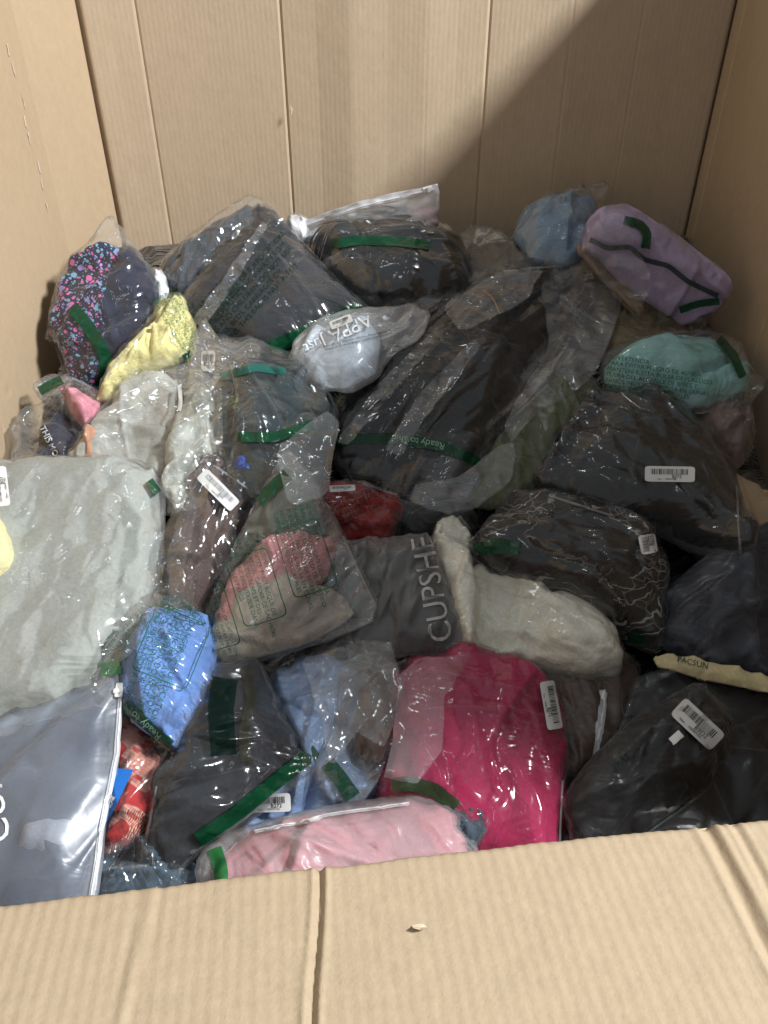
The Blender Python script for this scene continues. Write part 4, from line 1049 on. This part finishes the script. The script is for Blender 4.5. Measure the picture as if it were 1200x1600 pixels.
sticker(b, (1046, 742), 78, 24, -1, 'B272', code=6)
b = make_bag('garment_bag', 'black bag with pale floral line pattern, green tape and small sticker', GB,
    [(733,868),(758,830),(798,778),(850,772),(962,808),(1018,834),(1040,880),(1034,960),(1028,1020),(960,996),(860,940),(780,908),(745,892)],
    [('garment', None, fabric('floral_black_cloth', (0.018, 0.016, 0.015), special='lace'), 0.10, None, 0.07)], CLEAR, 0.11, lift=0.02, q=55, maxlift=0.10, slack=0.13)
tape(b, [(742,862),(775,853),(812,858)], 22); tape(b, [(880,950),(940,985),(1005,1000)], 14); sticker(b, (1011, 852), 30, 26, 100, '', code=8)
b = make_bag('zip_pouch', 'brown see-through zip pouch in shade right of the magenta bag', ZP,
    [(795,1040),(900,1050),(990,1030),(1010,1090),(975,1190),(900,1240),(855,1220),(850,1100)],
    [('garment', None, fabric('cocoa_cloth', (0.10, 0.065, 0.05)), 0.05)], CLEAR_GREY, 0.055, fixed=0.01)
zipper(b, [(943,1080),(936,1140),(928,1195)], 11)
make_bag('garment_bag', 'wide black garment bag filling the shaded front right corner', GB,
    [(845,1360),(868,1240),(955,1165),(1000,1060),(1060,1050),(1200,1085),(1270,1110),(1270,1370)],
    [('garment', None, black2, 0.07)], CLEAR_GREY, 0.08, fixed=0.02, step=0.0075)
b = make_bag('garment_bag', 'crinkled black bag with slanted barcode sticker, front right', GB,
    [(880,1250),(920,1190),(1008,1110),(1085,1072),(1138,1120),(1135,1175),(1098,1240),(1000,1310),(900,1330)],
    [('garment', None, black, 0.05, None, 0.1)], CLEAR_GREY, 0.06, lift=0.0, fixed=0.06)
sticker(b, (1089, 1133), 84, 36, -43, 'B9D2', code=7); tape(b, [(1048,1160),(1064,1146)], 12, SLIDER, 'hang_tag')
text(b, 'DAI', (970, 1190), 18, 40, PRINT['ink'], 'brand_lettering')

# --- front
b = make_bag('zip_pouch', 'dark grey frosted pouch with large pale lettering, centre of the heap', ZP,
    [(520,848),(668,832),(738,1016),(620,1030),(545,1035)],
    [('garment', [(535,862),(662,848),(722,1006),(620,1020),(555,1024)], fabric('graphite_cloth', (0.035, 0.035, 0.037), wr=0.1), 0.03, None, 0.02)],
    film('grey_frosted_film', 0.13, (0.9, 0.9, 0.9), 0.35, 0.08, (0.7, 0.7, 0.7), 0.9), 0.035, fixed=0.055, slack=0.015, round_=0)
text(b, 'CUPSHE', (674, 921), 50, 101, PRINT['grey'], 'brand_lettering', xs=0.93)
b = make_bag('garment_bag', 'light blue garment in clear bag with barcode sticker behind the pink pouch', GB,
    [(392,1035),(470,1018),(560,1003),(622,1008),(628,1080),(606,1180),(606,1240),(520,1290),(400,1320),(350,1320),(420,1200)],
    [('garment', [(425,1060),(500,1030),(560,1060),(575,1120),(560,1190),(600,1225),(590,1255),(500,1285),(400,1310),(380,1290),(440,1200)], fabric('light_blue_cloth', (0.27, 0.38, 0.60)), 0.07, None, 0.14)], CLEAR_CRISP, 0.08, fixed=0.02)
sticker(b, (424, 1256), 62, 28, 3, '', code=10)
b = make_bag('garment_bag', 'almost empty crumpled clear bag with wide green tape, left of the magenta bag', GB,
    [(535,1040),(588,1004),(612,1008),(624,1080),(616,1150),(592,1215),(562,1254),(512,1246),(490,1202),(528,1130)],
    [('garment', [(560,1080),(600,1050),(615,1110),(595,1190),(555,1180)], fabric('cocoa_cloth', (0.1, 0.065, 0.05)), 0.03)], VEIL, 0.06, fixed=0.06, slack=0.2)
film_flap(b, [(470,1030),(560,1000),(615,1005),(628,1080),(600,1170),(560,1140),(520,1200),(500,1120)], EMPTY, 0.05, 0.04, 0.016, seed=9)
tape(b, [(512,1193),(530,1215),(552,1246)], 25)
b = make_bag('garment_bag', 'bright magenta garment in clear bag with green tape and barcode sticker', GB,
    [(590,1268),(596,1212),(612,1150),(620,1060),(648,1028),(720,1016),(792,1028),(854,1064),(884,1120),(880,1210),(872,1370),(800,1380),(700,1360),(640,1300)],
    [('garment', None, fabric('magenta_cloth', (0.42, 0.016, 0.085), wr=0.25), 0.11, None, 0.08)], CLEAR, 0.12, fixed=0.035, slack=0.06)
film_flap(b, [(598,1215),(614,1150),(622,1060),(650,1026),(740,1018),(700,1080),(690,1180),(650,1225)], EMPTY, 0.085, 0.08, 0.014, 0.026, seed=10)
tape(b, [(612,1228),(640,1224),(680,1234),(712,1262)], 22, plain('olive_tape', (0.03, 0.055, 0.025), 0.25, 0.5, 0.85, 0.25)); sticker(b, (860, 1103), 76, 24, -80, '', code=12)
b = make_bag('garment_bag', 'pointed clear bag of beige and pink clothes with warnings in several languages', GB,
    [(298,1040),(328,945),(370,850),(420,755),(446,708),(482,745),(532,830),(594,962),(490,1006),(400,1030),(335,1060)],
    [('garment', [(318,1030),(345,965),(385,910),(450,895),(530,930),(546,958),(480,1000),(400,1022),(340,1040)], fabric('oatmeal_cloth', (0.46, 0.40, 0.33)), 0.055, 'oatmeal folded garment', 0.1),
     ('garment', [(335,985),(365,900),(410,845),(470,835),(520,850),(505,905),(440,960),(380,1000)], fabric('shell_pink_cloth', (0.62, 0.27, 0.27)), 0.06, 'shell pink garment', 0.12),
     ('garment', [(380,830),(420,770),(450,740),(490,790),(505,840),(440,850)], fabric('moss_grey_cloth', (0.13, 0.14, 0.12)), 0.025)], VEIL, 0.07, fixed=0.085, tilt=(0, -0.015))
for body, cen, sz, (w, h) in ((ADV, (478, 872), 11.5, (112, 100)), (AVE, (400, 918), 11.5, (112, 96)), (WARN, (338, 962), 9.5, (104, 70))):
    text(b, body, cen, sz * 0.82, 107 + 180, PRINT['green'], 'warning_print', space=1.1)
    outline_box(b, cen, w, h * 0.72, 107, PRINT['green'])
tape(b, [(404,784),(428,762),(450,742)], 20); tape(b, [(346,880),(330,912),(312,962)], 15)
b = make_bag('garment_bag', 'red patterned garment with pale markings and a blue card in clear bag', GB,
    [(155,1340),(172,1240),(180,1130),(200,1104),(262,1158),(308,1215),(252,1275),(212,1320)],
    [('garment', [(160,1330),(178,1200),(186,1122),(225,1148),(256,1194),(264,1230),(242,1277),(205,1312)], fabric('red_printed_cloth', (0.42, 0.030, 0.03), special='glyphs'), 0.045)], CLEAR, 0.05, fixed=0.06)
cardm = plain('blue_card', (0.01, 0.16, 0.58), 0.4, 0.4)
cd = decal(b, 'hang_card', [(180,1203),(206,1204),(188,1255),(160,1312),(155,1300),(172,1245)], [(0, 1, 2, 5), (5, 2, 3, 4)], cardm, 0.006, None, False, 'blue card behind the film')
text(b, 'KAP', (180, 1252), 10, 75, PRINT['white'], 'card_lettering', 0.0075, parent=cd)
b = make_bag('garment_bag', 'dark charcoal garment bag with long slanting green tape, front centre-left', GB,
    [(224,1340),(246,1222),(288,1130),(328,1050),(380,1026),(412,1046),(442,1120),(474,1178),(498,1160),(496,1192),(412,1266),(322,1330),(280,1365)],
    [('garment', [(232,1335),(254,1225),(294,1135),(332,1056),(380,1034),(408,1050),(436,1122),(466,1185),(404,1256),(318,1320),(280,1355)], coal, 0.10, None, 0.08)], CLEAR_SOFT, 0.105, fixed=0.05, slack=0.12)
tape(b, [(310,1312),(370,1270),(430,1222),(494,1172)], 24)
tape(b, [(352,1060),(345,1110),(350,1180)], 40, plain('dim_green_band', (0.008, 0.05, 0.035), 0.3, 0.4, 0.18), 'printed_band'); tape(b, [(382,1040),(392,1090),(380,1150),(384,1190)], 16, plain('dim_taupe_band', (0.09, 0.085, 0.06), 0.5, 0.4, 0.3), 'printed_band')
b = make_bag('garment_bag', 'cornflower blue garment in clear bag with green warning print', GB,
    [(148,1064),(178,990),(228,930),(302,946),(334,1008),(336,1060),(314,1114),(272,1176),(225,1136),(192,1108),(158,1085)],
    [('garment', [(192,1030),(236,958),(314,958),(334,1012),(322,1066),(298,1120),(270,1166),(210,1124),(190,1078)], fabric('cornflower_cloth', (0.16, 0.30, 0.68)), 0.055, None, 0.16)], CLEAR, 0.06, fixed=0.09)
text(b, WARN, (264, 1012), 13.5, 118 + 130, PRINT['green'], 'warning_print', space=0.95); outline_box(b, (268, 1012), 108, 92, 68, PRINT['green'])
tape(b, [(158,1047),(172,1046),(189,1042)], 22, plain('bright_green_tape', (0.012, 0.20, 0.05), 0.2, 0.5, 0.85))
tape(b, [(194,1100),(230,1134),(266,1166)], 19, words='Ready to', wsize=16, flip=True)
text(b, AVE, (205, 990), 8, 48, PRINT['green'], 'warning_print')
make_bag('garment_bag', 'slate teal crumpled bag at the front edge left of the pink pouch', GB,
    [(130,1440),(158,1325),(215,1296),(242,1328),(332,1362),(345,1420),(240,1450)],
    [('garment', None, fabric('slate_teal_cloth', (0.055, 0.085, 0.115)), 0.07, None, 0.16)], CLEAR_CRISP, 0.075, fixed=0.035, slack=0.18)
b = make_bag('zip_pouch', 'pink garment in frosted zip pouch lying along the front edge', ZP,
    [(312,1346),(334,1318),(400,1288),(520,1260),(640,1242),(702,1248),(726,1280),(750,1380),(600,1410),(440,1430),(330,1425)],
    [('garment', [(352,1335),(400,1298),(520,1270),(640,1253),(696,1262),(712,1300),(720,1370),(600,1395),(440,1415),(360,1415)], fabric('soft_pink_cloth', (0.50, 0.20, 0.22), wr=0.1), 0.075, None, 0.03)], FROST_PALE, 0.08, fixed=0.075, slack=0.05)
tape(b, [(336,1326),(344,1352),(352,1410)], 22, plain('leaf_green_tape', (0.012, 0.15, 0.04), 0.3, 0.4, 0.9)); zipper(b, [(400,1302),(520,1275),(640,1258)], 5)
make_bag('garment_bag', 'small slate blue corner of a bag poking out by the magenta bag', GB,
    [(700,1270),(745,1268),(765,1290),(740,1330),(710,1320)], [('garment', None, fabric('slate_teal_cloth', (0.055, 0.085, 0.115)), 0.02)], CLEAR, 0.025, fixed=0.07)
make_bag('garment_bag', 'grey knit garment in the front left corner under the large pouch', GB,
    [(-60,1360),(60,1385),(70,1450),(-60,1470)], [('garment', None, fabric('grey_heather_cloth', (0.31, 0.32, 0.295)), 0.05)], CLEAR, 0.055, fixed=0.0)
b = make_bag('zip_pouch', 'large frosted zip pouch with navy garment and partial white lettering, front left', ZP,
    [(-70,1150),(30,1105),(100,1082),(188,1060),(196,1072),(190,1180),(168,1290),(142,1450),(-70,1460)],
    [('garment', [(-70,1190),(40,1140),(160,1100),(166,1180),(146,1290),(120,1400),(-70,1420)], fabric('ink_navy_cloth', (0.016, 0.022, 0.042), wr=0.2), 0.028, None, 0.07), ('glare_patch', [(32,1296),(70,1272),(112,1262),(130,1285),(112,1335),(70,1350),(40,1335)], fabric('glare_patch_grey', (0.26, 0.27, 0.29), wr=0.1), 0.043, 'pale patch put in for the whitish glare on the pouch', 0.0)], FROST, 0.036, fixed=0.09, slack=0.06, round_=0, crease=0.006, facet=1.6)  # pale inner shape stands in for glare on the frosted film
zipper(b, [(190,1074),(182,1180),(160,1290),(143,1412)], 9, (190, 1082))
text(b, 'CUPSHE', (-19, 1215), 62, 99, PRINT['white'], 'brand_lettering', xs=0.93)
